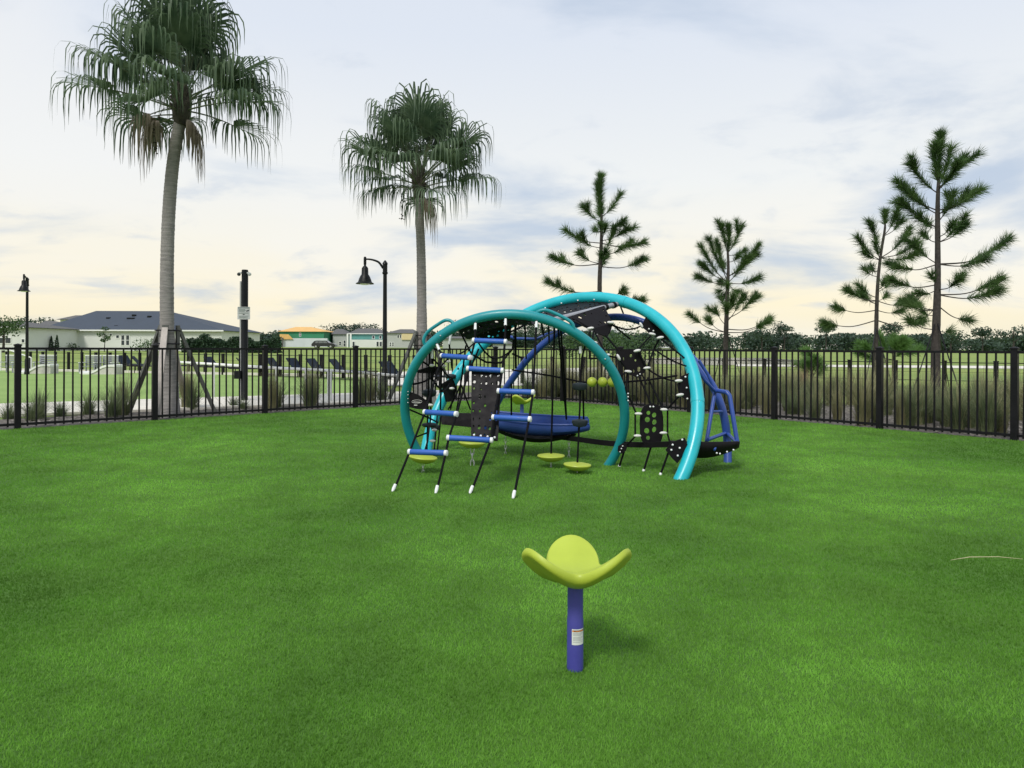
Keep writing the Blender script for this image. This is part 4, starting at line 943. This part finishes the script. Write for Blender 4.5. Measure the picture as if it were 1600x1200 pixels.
CM = [clump_mesh('blades', 0.74, 0.42, 330, 41, CLUMP), clump_mesh('blades', 0.58, 0.46, 300, 42, CLUMP), clump_mesh('blades', 0.86, 0.42, 300, 43, CLUMPT), clump_mesh('blades', 0.40, 0.40, 280, 44, CLUMP), clump_mesh('blades', 0.85, 0.36, 300, 45, CLUMPP)]
TM = [clump_mesh('seed_stems', 1.05, 0.34, 110, 51, CLUMPT), clump_mesh('seed_stems', 0.9, 0.4, 90, 52, CLUMPT)]
def clump(p, kind, sc_, stems, label, group):
    root = thing('ornamental_plant', label, 'plant', (p.x, p.y, 0.0), group); root.rotation_euler = (0, 0, random.uniform(0, 6.28)); root.scale = (sc_ * random.uniform(.9, 1.15), sc_ * random.uniform(.9, 1.15), sc_)
    o = bpy.data.objects.new('blades', CM[kind]); col.objects.link(o); o.parent = root
    if stems: o = bpy.data.objects.new('seed_stems', TM[random.randrange(2)]); col.objects.link(o); o.parent = root
for x, y, k, s_, st in ((14, 655, 3, .8, 0), (50, 658, 3, 1.0, 0), (62, 655, 0, .75, 0), (95, 651, 3, .75, 0), (138, 648, 1, .8, 0), (175, 652, 1, .95, 0), (192, 649, 0, .9, 1), (293, 640, 2, .95, 1), (300, 641, 0, .85, 0), (365, 637, 3, .7, 0), (380, 640, 3, .6, 0), (425, 640, 2, .9, 1), (432, 638, 0, .9, 0), (483, 636, 0, .95, 1), (488, 634, 2, .9, 1), (565, 632, 0, .95, 1), (580, 630, 2, .9, 0), (597, 628, 1, 1.0, 0), (640, 628, 1, .7, 0)):
    clump(G(x, y), k, s_, st, 'bunch grass tuft between the black fence and the footpath', 'grass tufts by the footpath')
rc = random.Random(99)
for i in range(165):
    t = rc.uniform(-0.6, 11.0); o_ = 0.35 + 4.3 * rc.random() ** 1.3 if t > 3 else rc.uniform(0.35, 2.6)
    p = fr(t, o_); k = rc.choice((0, 0, 0, 2, 2, 1)); sc_ = rc.uniform(0.62, 1.12)
    clump(p, k, sc_, rc.random() < .75, 'tall green and tan bunch grass in the mulch bed below the pines', 'bunch grasses below the pines')
for x, y in ((1250, 622), (1258, 626)): clump(G(x, y), 4, 0.95, 0, 'pinkish plumed bunch grass in the bed beside a fence post', 'pink plumed grasses')

# ------------------------------------------------------------------ lamps and camera pole
def lamp(label, base, h, armdir, sc_=1.0):
    root = thing('street_lamp', label, 'street lamp', base)
    def pt(mb_, nm, mm, par=root, smooth=True):
        o = mb_.build(nm, mm, None, smooth); o.parent = par; return o
    pt(MB().lathe([(0.10, 0), (0.10, 0.12), (0.085, 0.14), (0.085, 0.62), (0.07, 0.66), (0.062, 0.7), (0.05, h - 0.3), (0.05, h - 0.28)], 16), 'pole', LAMPM)
    pt(MB().lathe([(0.055, h - 0.36), (0.075, h - 0.34), (0.075, h - 0.31), (0.062, h - 0.30), (0.062, h - 0.10), (0.075, h - 0.09), (0.06, h - 0.05), (0.03, h - 0.01), (0.0, h + 0.02)], 16), 'cap', LAMPM)
    a = Vector(armdir).normalized(); z = Vector((0, 0, 1))
    arm = smoothpath([a * 0.05 + z * (h - 0.20), a * 0.16 + z * (h - 0.05), a * 0.30 + z * (h + 0.01), a * 0.42 + z * (h + 0.03), a * 0.52 + z * (h + 0.03)], 5)
    am = pt(MB().tube(arm, [0.032 - 0.012 * i / (len(arm) - 1) for i in range(len(arm))], 10), 'arm', LAMPM)
    e = a * 0.52 + z * (h + 0.03)
    pt(MB().lathe([(0.02, -0.17), (0.03, -0.16), (0.038, -0.12), (0.038, 0.03), (0.03, 0.06), (0.0, 0.07)], 12, e), 'bracket', LAMPM)
    hd = pt(MB().lathe([(0.015, -0.15), (0.03, -0.17), (0.06, -0.20), (0.085, -0.24), (0.09, -0.40), (0.12, -0.44), (0.155, -0.52), (0.18, -0.60), (0.235, -0.635), (0.238, -0.65), (0.20, -0.645)], 28, e), 'lamp_shade', LAMPM)
    pt(MB().lathe([(0.0, -0.675), (0.10, -0.672), (0.13, -0.65), (0.13, -0.63)], 20, e), 'lamp_lens', LENS, hd)
lb = G(601, 614)
lamp('black curved-arm street lamp with bell shade beside the braced palm', lb, (HOR - 408) / F_PX * lb.y + 1.2, (-1, -0.12, 0))
l2 = Vector((W(42, 600, 30).x, 30, 0)); lamp('black street lamp beyond the lawn in front of the white house', l2, 4.1, (0.40, -1, 0))
pbp = G(382, 629)
root = thing('camera_pole', 'thick black pole carrying a white notice and small security cameras', 'pole', pbp)
def pt(mb_, nm, mm, par=None, smooth=True):
    o = mb_.build(nm, mm, None, smooth); o.parent = par or root; return o
hp = (HOR - 423) / F_PX * pbp.y + 1.2
pt(MB().lathe([(0.075, 0), (0.075, 0.03), (0.068, 0.04), (0.068, hp - 0.02), (0.06, hp), (0, hp + 0.005)], 18), 'pole', LAMPM)
pt(MB().box((-0.085, -0.01, hp / 2 - 0.1), (0.03, 0.04, hp - 0.3)), 'conduit', STEEL, smooth=False)
pt(MB().box((-0.12, -0.05, 0.60), (0.14, 0.10, 0.17)), 'junction_box', LAMPM, smooth=False)
zs_ = (HOR - 491) / F_PX * pbp.y + 1.2
sg = pt(MB().box((0.01, -0.085, zs_), (0.27, 0.006, 0.27)), 'notice', SIGNW, smooth=False)
for i, (z, w0, w1, h_) in enumerate(((0.112, -0.12, 0.12, 0.018), (0.075, -0.11, 0.03, 0.010), (0.055, -0.11, 0.05, 0.008), (0.035, -0.11, 0.02, 0.008), (0.0, -0.11, 0.10, 0.012), (-0.03, -0.02, 0.02, 0.02), (-0.065, -0.1, 0.1, 0.008), (-0.085, -0.1, 0.06, 0.008), (-0.105, -0.1, 0.09, 0.008))):
    o = pt(MB().box(((w0 + w1) / 2 + 0.01, -0.0895, zs_ + z), (w1 - w0, 0.002, h_)), 'notice_line', mat('sign_green_grey', (0.16, 0.22, 0.20), 0.6) if i != 5 else INK, sg, False)
pt(MB().slab([Vector((0.06, -0.0895, zs_ + 0.05)), Vector((0.125, -0.0895, zs_ + 0.075)), Vector((0.12, -0.0895, zs_ + 0.045)), Vector((0.07, -0.0895, zs_ + 0.03))], Vector((0, -1, 0)), 0.002), 'notice_mark', INK, sg, False)
for s_ in (-1, 1):
    cm = pt(MB().box((s_ * 0.085, -0.03, hp - 0.07), (0.05, 0.05, 0.03)), 'camera_bracket', SIGNW, smooth=False)
    pt(MB().ball((s_ * 0.115, -0.04, hp - 0.10), 0.038, 14, 10), 'camera_dome', SIGNW if s_ > 0 else INK)

# ------------------------------------------------------------------ poolside furniture on the far side of the lawn
def wave_lounger(label, p, rz, s_):
    root = thing('wave_lounger', label, 'lounger', p, 'white wave loungers on the lawn edge'); root.rotation_euler = (0, 0, rz)
    prof = [(-0.95, 0.16), (-0.6, 0.10), (-0.2, 0.22), (0.15, 0.42), (0.4, 0.50), (0.7, 0.52), (0.9, 0.5)]
    P = smoothpath([Vector((x, 0, z)) for x, z in prof], 5); vs, fs = [], []
    for p_ in P: vs += [(p_.x * s_, -0.33, p_.z * s_), (p_.x * s_, 0.33, p_.z * s_), (p_.x * s_, 0.33, max(0, p_.z * s_ - 0.09)), (p_.x * s_, -0.33, max(0, p_.z * s_ - 0.09))]
    for i in range(len(P) - 1):
        for k in range(4): fs.append((4 * i + k, 4 * i + (k + 1) % 4, 4 * i + 4 + (k + 1) % 4, 4 * i + 4 + k))
    n = len(P); fs += [(3, 2, 1, 0), (4 * n - 4, 4 * n - 3, 4 * n - 2, 4 * n - 1)]
    o = MB().add(vs, fs).build('shell', WHITE); o.parent = root
    vs = []; fs = []
    for p_ in P: vs += [(p_.x * s_, -0.30, max(0, p_.z * s_ - 0.088)), (p_.x * s_, 0.30, max(0, p_.z * s_ - 0.088)), (p_.x * s_, 0.30, -.01), (p_.x * s_, -0.30, -.01)]
    for i in range(len(P) - 1):
        for k in (1, 3): fs.append((4 * i + k, 4 * i + (k + 1) % 4, 4 * i + 4 + (k + 1) % 4, 4 * i + 4 + k))
    fs += [(3, 2, 1, 0), (4 * n - 4, 4 * n - 3, 4 * n - 2, 4 * n - 1)]
    o = MB().add(vs, fs).build('plinth', mat('pale_plinth', (0.50, 0.49, 0.46), 0.8), smooth=False); o.parent = root
def slat_chair(label, p, rz):
    root = thing('slatted_chair', label, 'chair', p, 'grey slatted chairs behind the wave loungers'); root.rotation_euler = (0, 0, rz); root.scale = (0.9, 0.9, 0.82)
    def q(mb_, nm, mm): o = mb_.build(nm, mm, None, False); o.parent = root
    for sx in (-.36, .36):
        q(MB().box((sx, 0.30, 0.47), (0.05, 0.05, 0.94)), 'leg', SLAT); q(MB().box((sx, -0.30, 0.28), (0.05, 0.05, 0.56)), 'leg', SLAT); q(MB().box((sx, 0, 0.58), (0.08, 0.70, 0.035)), 'armrest', WHITE)
    for i in range(5): q(MB().box((0, 0.30, 0.45 + i * 0.105), (0.66, 0.03, 0.07)), 'back_slat', SLAT)
    for i in range(5): q(MB().box((0, -0.26 + i * 0.12, 0.36), (0.66, 0.09, 0.025)), 'seat_slat', SLAT)
    q(MB().box((0, 0.30, 0.96), (0.80, 0.06, 0.05)), 'top_rail', WHITE)
def gxD(x, D): return Vector((W(x, 560, D).x, D, 0))
for x, D, rz, lb_ in ((58, 31, 0.05, 'white wave-shaped lounger on a pale plinth beside the street lamp on the lawn'), (160, 30.5, 0.0, 'white wave-shaped lounger on a pale plinth close to the braced palm')): wave_lounger(lb_, gxD(x, D), rz, 0.82)
for x, D, lb_ in ((15, 32, 'grey slatted chair standing inside the white pipe frame'), (70, 32.4, 'grey slatted chair behind the wave lounger beside the street lamp'), (141, 32, 'grey slatted chair behind the low foot of the wave lounger near the palm'), (168, 32.2, 'grey slatted chair behind the raised end of the wave lounger near the palm')): slat_chair(lb_, gxD(x, D), random.uniform(-.2, .2))
def sunbed(label, p, rz):
    root = thing('sunbed', label, 'sun lounger', p, 'navy sling sunbeds'); root.rotation_euler = (0, 0, rz)
    def q(mb_, nm, mm): o = mb_.build(nm, mm, None, False); o.parent = root
    for sy in (-.32, .32): q(MB().tube([Vector((-1.0, sy, 0.32)), Vector((0.35, sy, 0.32)), Vector((0.95, sy, 0.34))], 0.022, 6), 'side_rail', FENCE)
    for x in (-.8, .5):
        for sy in (-.32, .32): q(MB().tube([Vector((x, sy, 0.32)), Vector((x, sy, 0))], 0.02, 6), 'leg', FENCE)
    q(MB().box((-0.35, 0, 0.335), (1.3, 0.60, 0.02)), 'seat_sling', SLING)
    a = R(50); q(MB().box((0.30 + 0.27 * math.cos(a), 0, 0.34 + 0.27 * math.sin(a)), (0.56, 0.62, 0.03), Matrix.Rotation(-a, 3, 'Y')), 'back_sling', SLING)
    q(MB().box((-0.55, 0.0, 0.385), (0.7, 0.5, 0.08)), 'folded_towel', WHITE) if rz > 2.9 and random.random() < .5 else None
for x, y in ((204, 580), (232, 583), (290, 582), (346, 585), (396, 588), (443, 589), (476, 590), (508, 592), (545, 594), (628, 604), (643, 605)):
    p = G(x, y); sunbed('navy sling sunbed between the wave lounger and the braced palm' if x < 240 else 'navy sling sunbed at the foot of the curved-arm street lamp' if x > 600 else 'navy sling sunbed with raised back behind the white handrail', p, math.pi + random.uniform(-.35, .35) if x not in (204, 628) else random.uniform(2.6, 3.0))
# white handrail along the path
root = thing('handrail', 'long white tubular handrail beside the footpath', 'handrail', G(283, 622))
def ptw(mb_, nm, mm, smooth=True):
    o = mb_.build(nm, mm, None, smooth); o.parent = root; o.matrix_parent_inverse = Matrix.Translation(-root.location); return o
hrp = [(278, 566, 620), (334, 569, 623), (383, 572, 626), (432, 575, 628), (478, 577, 629), (515, 579, 630), (556, 581.5, 627), (592, 584.5, 622), (640, 588, 618)]
tp = [W(x, yt, G(x, yb).y) for x, yt, yb in hrp]
ptw(MB().tube(tp, 0.03, 10), 'rail', WHITE)
for (x, yt, yb), t in zip(hrp, tp): ptw(MB().tube([t, Vector((t.x, t.y, 0))], 0.028 if x not in (515, 383) else 0.05, 8), 'post', WHITE)
root = thing('goal_frame', 'white pipe frame with a sloping top bar at the lawn edge', 'frame', gxD(25, 33))
for a_, b_ in (((1, 579, 33), (1, 547, 33)), ((1, 547, 33), (12, 546, 33)), ((12, 546, 33), (49, 559, 33)), ((49, 559, 33), (49, 577, 33))):
    ptw(MB().tube([W(*a_), W(*b_)], 0.03, 6), 'pipe', WHITE)

# ------------------------------------------------------------------ houses
def house(label, x0, x1, D, depth, ye, yr, wallm, roofm, rx0=None, rx1=None, wins=(), storeys=None, base=None, trim=True, extra=()):
    """hip-roofed house; x0..x1 wall ends, ye eave row, yr ridge row in the photograph at distance D"""
    X0, X1 = W(x0, HOR, D).x, W(x1, HOR, D).x; cx = (X0 + X1) / 2; zb = (ground_z(cx, D) if base is None else base) - 0.05
    ze, zr = W(800, ye, D).z, W(800, yr, D + depth * .5).z
    root = thing('house', label, 'house', (cx, D, zb))
    def q(mb_, nm, mm, par=root, smooth=False):
        o = mb_.build(nm, mm, None, smooth); o.parent = par
        if par is root: o.matrix_parent_inverse = Matrix.Translation(-root.location)
        return o
    q(MB().box((cx, D + depth / 2, (zb + ze) / 2), (X1 - X0, depth, ze - zb)), 'wall', wallm)
    ov = 0.5; r0 = W(rx0, HOR, D + depth * .5).x if rx0 else X0 + depth * .5; r1 = W(rx1, HOR, D + depth * .5).x if rx1 else X1 - depth * .5
    V = [(X0 - ov, D - ov, ze), (X1 + ov, D - ov, ze), (X1 + ov, D + depth + ov, ze), (X0 - ov, D + depth + ov, ze), (r0, D + depth / 2, zr), (r1, D + depth / 2, zr)]
    V += [(a, b, c_ - 0.06) for a, b, c_ in V[:4]]
    rf = q(MB().add(V, [(0, 1, 5, 4), (1, 2, 5), (2, 3, 4, 5), (3, 0, 4), (6, 7, 1, 0), (7, 8, 2, 1), (8, 9, 3, 2), (9, 6, 0, 3), (9, 8, 7, 6)]), 'roof', roofm)
    if trim: q(MB().box((cx, D - ov - 0.02, ze - 0.05), (X1 - X0 + 2 * ov + .04, 0.05, 0.22)), 'fascia', WHITE)
    for wx0, wx1, wy0, wy1 in wins:
        a, b = W(wx0, wy1, D), W(wx1, wy0, D); c_ = (a + b) / 2; w_, h_ = b.x - a.x, b.z - a.z
        wf = q(MB().box((c_.x, D - 0.02, c_.z), (w_ + 0.24, 0.08, h_ + 0.24)), 'window', WHITE)
        o = MB().box((c_.x, D - 0.065, c_.z), (w_, 0.03, h_)).build('pane', GLASS, None, False); o.parent = wf
        if h_ > 1.0: o = MB().box((c_.x, D - 0.085, c_.z), (w_, 0.02, 0.07)).build('glazing_bar', WHITE, None, False); o.parent = wf
    return root, q
h1, q1 = house('long white bungalow with a blue-grey hip roof', 64, 346, 112, 17, 518, 488, STUCCO, SLATER, 150, 262, [(102, 105.5, 523, 540), (117.5, 121, 523.5, 533), (117.5, 121, 535, 540), (190, 194.5, 524, 539), (197.5, 202, 524, 539), (182, 186, 524, 528), (172, 175, 522, 524.5)])
def rowpt(x, y, D): return W(x, y, D)
for x, y in ((170, 498.5), (183, 511), (202, 499), (210, 494), (234, 496), (208, 499)):
    t = (518 - y) / 30.0; q1(MB().box(W(x, y, 112 + 8.5 * t * .9) + Vector((0, -.1, 0.1)), (0.5, 0.5, 0.35)), 'roof_vent', LAMPM)
q1(MB().box(W(83, 514, 113.5) + Vector((0, -.2, .2)), (0.55, 0.4, 0.25)), 'roof_vent', WHITE)
house('blue-grey roofed wing of the bungalow behind the tall hedge', 262, 350, 118, 14, 521, 503, STUCCO, SLATER, 284, 306, trim=True)
house('white two storey house with grey roof behind the left street lamp', -40, 41, 100, 12, 514, 505, STUCCO, GREYR, -20, 38, [(-2, 7, 528, 536), (9, 17, 528, 536), (34.5, 38.5, 530, 535)])
house('low white house with a brown-grey roof beside the bungalow', 34, 72, 118, 10, 522, 509, STUCCO, GREYR, 40, 60, [(55, 60, 526, 531)], trim=False)
house('grey roofed house peeking over the bungalow', 94, 150, 150, 14, 501.5, 495, STUCCO, GREYR, 118, 140, trim=False)
house('dark grey roofed house far behind the low white house', 62, 92, 165, 12, 512, 504, GREYW, GREYR, 70, 84, trim=False)
hO, qO = house('unfinished house with an orange board roof and green sheathed upper storey', 437, 506, 225, 15, 519, 512, GREENW, OSB, 462, 486, [(468, 470, 520, 525)], trim=False)
qO(MB().box(((W(441, HOR, 224).x + W(512, HOR, 224).x) / 2, 224, 1.1 + 1.45), (W(512, HOR, 224).x - W(441, HOR, 224).x, 1.2, 2.9)), 'ground_storey', WRAP)
qO(MB().add([W(437, 530, 223), W(437, 522, 223), W(451, 522.5, 223), W(458, 530, 223), W(437, 530, 223.6), W(437, 522, 223.6), W(451, 522.5, 223.6), W(458, 530, 223.6)], [(0, 1, 2, 3), (7, 6, 5, 4), (0, 4, 5, 1), (1, 5, 6, 2), (2, 6, 7, 3), (3, 7, 4, 0)]), 'porch_roof', OSB)
qO(MB().box(W(441.5, 536, 222.6), (0.4, 0.4, 3.4)), 'porch_post', GREYR)
house('pale grey house shell between the orange and teal houses', 507, 524, 240, 12, 524, 519, GREYW, GREYR, 512, 520, [(514, 517, 534, 538)], trim=False)
house('narrow white house with a green gable strip', 520, 541, 232, 12, 523, 515, GREYW, GREYR, 525, 536, [(530, 533, 534, 539), (537, 540, 532, 541)], trim=False)
hT, qT = house('teal sheathed two storey house with a white lower storey', 546, 601, 220, 14, 522, 514, TEALW, GREYR, 560, 590, [(582, 585, 525, 529), (593, 596, 525, 529)], trim=True)
qT(MB().box(((W(549, HOR, 219).x + W(602, HOR, 219).x) / 2, 218.6, 1.1 + 1.2), (W(602, HOR, 219).x - W(549, HOR, 219).x, 2.2, 2.5)), 'ground_storey', STUCCO)
for x0, x1 in ((588.5, 591.5), (593.5, 596.5), (551, 554)):
    a, b = W(x0, 541, 217.4), W(x1, 534, 217.4); wf = qT(MB().box((a + b) / 2, (b.x - a.x + .25, .08, b.z - a.z + .25)), 'window', WHITE); o = MB().box((a + b) / 2 + Vector((0, -.05, 0)), (b.x - a.x, .04, b.z - a.z)).build('pane', GLASS, None, False); o.parent = wf
for x in (543, 548): qT(MB().box(W(x, 532, 218), (0.45, 0.45, 4.2)), 'porch_post', WHITE)
hW, qW = house('white and cream two storey house beside the braced palm', 605, 650, 215, 14, 521, 515, GREYW, GREYR, 625, 645, [(621, 623.5, 523.5, 528), (625, 627, 523.5, 528), (609, 611, 535, 541), (613, 615, 535, 541)], trim=False)
qW(MB().box((W(638.5, 527, 214.8).x, 214.8, W(638, 526, 214.8).z), (4.2, 0.3, 1.9)), 'cream_panel', CREAM)
house('pale green-grey flat house seen through the teal arches', 692, 746, 190, 14, 529, 526, mat('pale_green_siding', (0.34, 0.38, 0.35), 0.8, coords='World'), GREYR, 700, 740, trim=False)
house('low grey building seen under the front teal arch', 770, 800, 210, 10, 537, 533, GREYW, GREYR, 776, 796, trim=False)
house('long white low shed at the foot of the far wood', 1034, 1048, 300, 8, 542.5, 541, WHITE, WHITE, trim=False)
# parked car by the far houses
cp = W(507, 545, 190); zb = ground_z(cp.x, 190)
root = thing('parked_car', 'dark estate car parked in front of the unfinished house', 'car', (cp.x, 190, zb)); root.scale = (1.35, 1.35, 1.25)
def pc_(mb_, nm, mm, par=None, smooth=False):
    o = mb_.build(nm, mm, None, smooth); o.parent = par or root; return o
side = [(-2.3, .35), (-2.35, .8), (-2.2, 1.0), (-1.75, 1.5), (-1.4, 1.58), (0.6, 1.58), (1.1, 1.1), (2.0, .95), (2.3, .75), (2.35, .35)]
bd = MB().slab([Vector((x, 0, z)) for x, z in side], Vector((0, 1, 0)), 1.8); pc_(bd, 'body', CARP)
for x0, x1 in ((-1.75, -1.0), (-.92, -.1), (-.02, .75)):
    pc_(MB().slab([Vector((x0 + .15 * (x0 < -1.5), -0.905, 1.05)), Vector((x1 + .12 * (x1 > .5), -0.905, 1.05)), Vector((x1 - .2 * (x1 > .5), -0.905, 1.46)), Vector((x0 + .25 * (x0 < -1.5), -0.905, 1.46))], Vector((0, -1, 0)), 0.02), 'window', mat('pale_car_glass', (0.16, 0.17, 0.18), 0.1))
for x in (-1.45, 1.45):
    for y in (-.9, .9):
        wv = MB(); wv.tube([Vector((x, y - .1, .33)), Vector((x, y + .1, .33))], 0.33, 16); wh = pc_(wv, 'wheel', TYRE); o = MB().tube([Vector((x, y - .11, .33)), Vector((x, y + .11, .33))], 0.19, 12).build('rim', STEEL); o.parent = wh

# ------------------------------------------------------------------ far planting
def leafmass(n, fn, size, seed):
    r_ = np.random.default_rng(seed); C = np.array([fn(r_) for _ in range(n)]); A = r_.normal(size=(n, 3)); A /= np.linalg.norm(A, axis=1)[:, None]
    B = np.cross(A, r_.normal(size=(n, 3))); B /= np.linalg.norm(B, axis=1)[:, None]; s_ = size * r_.uniform(.5, 1.2, n)[:, None]
    V = np.stack([C - A * s_, C + B * s_ * .6, C + A * s_, C - B * s_ * .6], 1).reshape(-1, 3); i = np.arange(n)[:, None] * 4
    return V, np.concatenate([i + [0, 1, 2], i + [0, 2, 3]])
# tall hedge by the bungalow
hx0, hx1 = W(286, HOR, 98).x, W(438, HOR, 98).x; hz = ground_z(hx0, 98)
def hf(r_):
    x = r_.uniform(hx0, hx1); top = 2.15 + 0.35 * math.sin(x * 1.3) + 0.25 * math.sin(x * 3.1 + 1) - 0.35 * (x - hx0) / (hx1 - hx0)
    u = r_.uniform(0, 1); return (x + r_.normal(0, .1), 98 + r_.uniform(-.8, .8), hz - .1 + top * u + r_.normal(0, .08))
V, T = leafmass(15000, hf, 0.16, 4)
root = thing('hedge', 'tall dark green hedge between the bungalow and the unfinished house', 'hedge', ((hx0 + hx1) / 2, 98, hz))
o = link('foliage', fastmesh('foliage', V - np.array(root.location), T, HEDGE)); o.parent = root
o = MB().box((0, 0, 0.8), (hx1 - hx0 - .4, 0.9, 1.6)).build('inner_twigs', HEDGE, None, False); o.parent = root
def far_tree(name, label, cat, p, h, w_, crown0, n, size, seed, m, group=None, shape='round', trunk=True):
    r0 = random.Random(seed); root = thing(name, label, cat, p, group); lob = [(r0.uniform(-.5, .5) * w_, r0.uniform(-.5, .5) * w_, r0.uniform(crown0 + .12, .92) * h, r0.uniform(.28, .45) * w_) for _ in range(9)]
    def f(r_):
        if shape == 'cone':
            t = r_.uniform(0.02, 1); a = r_.uniform(0, 6.28); k = w_ / 2 * (1 - t) ** .6 * math.sqrt(r_.uniform(.4, 1)); return (k * math.cos(a), k * math.sin(a), t * h)
        x, y, z, q = lob[r_.integers(len(lob))]; d_ = r_.normal(size=3); d_ = d_ / np.linalg.norm(d_) * q * r_.uniform(.5, 1.05); return (x + d_[0], y + d_[1], z + d_[2] * .7)
    V, T = leafmass(n, f, size, seed); o = link('crown', fastmesh('crown', V, T, m)); o.parent = root
    if trunk: 
        o = MB().tube([Vector((0, 0, 0)), Vector((.02 * h, 0, h * .4)), Vector((0, 0, h * .8))], [w_ * .05, w_ * .035, w_ * .015], 7).build('trunk', PBARK); o.parent = root
        for k in range(4):
            a = r0.uniform(0, 6.28); s = Vector((0.01 * h, 0, h * r0.uniform(.35, .6))); o = MB().tube([s, s + Vector((math.cos(a) * w_ * .3, math.sin(a) * w_ * .3, h * .2))], [w_ * .02, w_ * .008], 5).build('limb', PBARK); o.parent = root
def gp(x, D): X = W(x, HOR, D).x; return (X, D, ground_z(X, D))
far_tree('street_tree', 'round leafed green tree in front of the white two storey house', 'tree', gp(5, 88), 4.6, 3.4, .35, 1400, .16, 61, SHRUB)
far_tree('sapling', 'thin sapling in front of the white bungalow wall', 'tree', gp(163, 100), 3.6, 1.3, .25, 420, .13, 62, SHRUB)
for i, (x, lb_) in enumerate(((73.5, 'dark pointed evergreen beside the low dark shrub, first of three'), (80, 'middle one of three dark pointed evergreens by the bungalow'), (89, 'tallest of three dark pointed evergreens by the bungalow wall'))): far_tree('cypress', lb_, 'tree', gp(x, 105), 2.1 + .12 * i, 0.72, 0, 700, .09, 63 + i, HEDGE, 'row of three pointed evergreens', 'cone', False)
far_tree('shrub', 'loose green shrub against the bungalow beside the palm', 'shrub', gp(226, 106), 1.7, 2.6, 0, 600, .14, 70, SHRUB, trunk=False)
far_tree('shrub', 'low dark shrub left of the three pointed evergreens', 'shrub', gp(58, 104), 1.3, 3.0, 0, 600, .13, 71, HEDGE, trunk=False)
far_tree('shrub', 'small shrub beneath the bungalow windows', 'shrub', gp(110, 110), 1.0, 1.8, 0, 300, .12, 72, SHRUB, trunk=False)
for i, (x, D, h, w_, c0) in enumerate(((1397, 270, 10.5, 7, .55), (1290, 275, 12.0, 5.5, .55), (1225, 280, 11.2, 6, .5), (1583, 240, 9.4, 8, .4), (1485, 250, 8.5, 7, .4), (1535, 255, 9.2, 5, .5), (1190, 275, 9, 6, .5), (55, 230, 8.5, 8, .45), (570, 300, 8.5, 9, .5), (545, 310, 8.8, 8, .5), (520, 300, 8.2, 10, .5), (720, 280, 9.5, 9, .45), (770, 285, 9, 9, .45), (820, 270, 9.5, 6, .4), (850, 275, 10, 7, .45), (745, 290, 9.5, 7, .5))):
    far_tree('distant_tree', 'tree rising behind the white two storey house' if x < 100 else 'tree rising above the roofs beside the unfinished house' if x < 640 else 'tree in the far wood seen through the teal arches' if x < 1000 else 'tall open crowned tree standing above the far wood beyond the pines', 'tree', gp(x, D), h, w_, c0, 800, .42, 80 + i, FARLEAF, 'taller trees along the far wood')
# the far wood, one mass
Vs, Ts = [], []; off = 0; rw = random.Random(5)
for i in range(360):
    x = rw.uniform(430, 1680) if i > 60 else rw.uniform(-80, 430); D = rw.uniform(285, 345); X = W(x, HOR, D).x; g = ground_z(X, D)
    h = rw.uniform(5.0, 8.2) * (1.0 if x > 900 else 0.8) * (0.75 if 1490 < x < 1570 else 1); ww = rw.uniform(5, 9)
    V, T = leafmass(260, lambda r_: (X + r_.normal(0, ww * .3), D + r_.normal(0, 2), g + h * (1 - abs(r_.normal(0, .38)) if r_.random() < .6 else r_.uniform(0, .8))), 0.7, 1000 + i); V[:, 2] = np.maximum(V[:, 2], g - .3)
    Vs.append(V); Ts.append(T + off); off += len(V)
stuff(link('distant_wood', fastmesh('distant_wood', np.concatenate(Vs), np.concatenate(Ts), FARLEAF)), 'dark green belt of woodland along the horizon', 'woodland')
# light green thicket behind the arches
far_tree('thicket', 'light green feathery thicket seen through the rear arch', 'thicket', gp(975, 60), 2.5, 5.0, 0.0, 2600, .10, 120, SHRUB, trunk=False)
far_tree('thicket', 'light green bush seen beside the front arch shoulder', 'thicket', gp(900, 75), 2.6, 3.0, 0.0, 1300, .12, 121, SHRUB, trunk=False)
print('objects', len(bpy.data.objects))
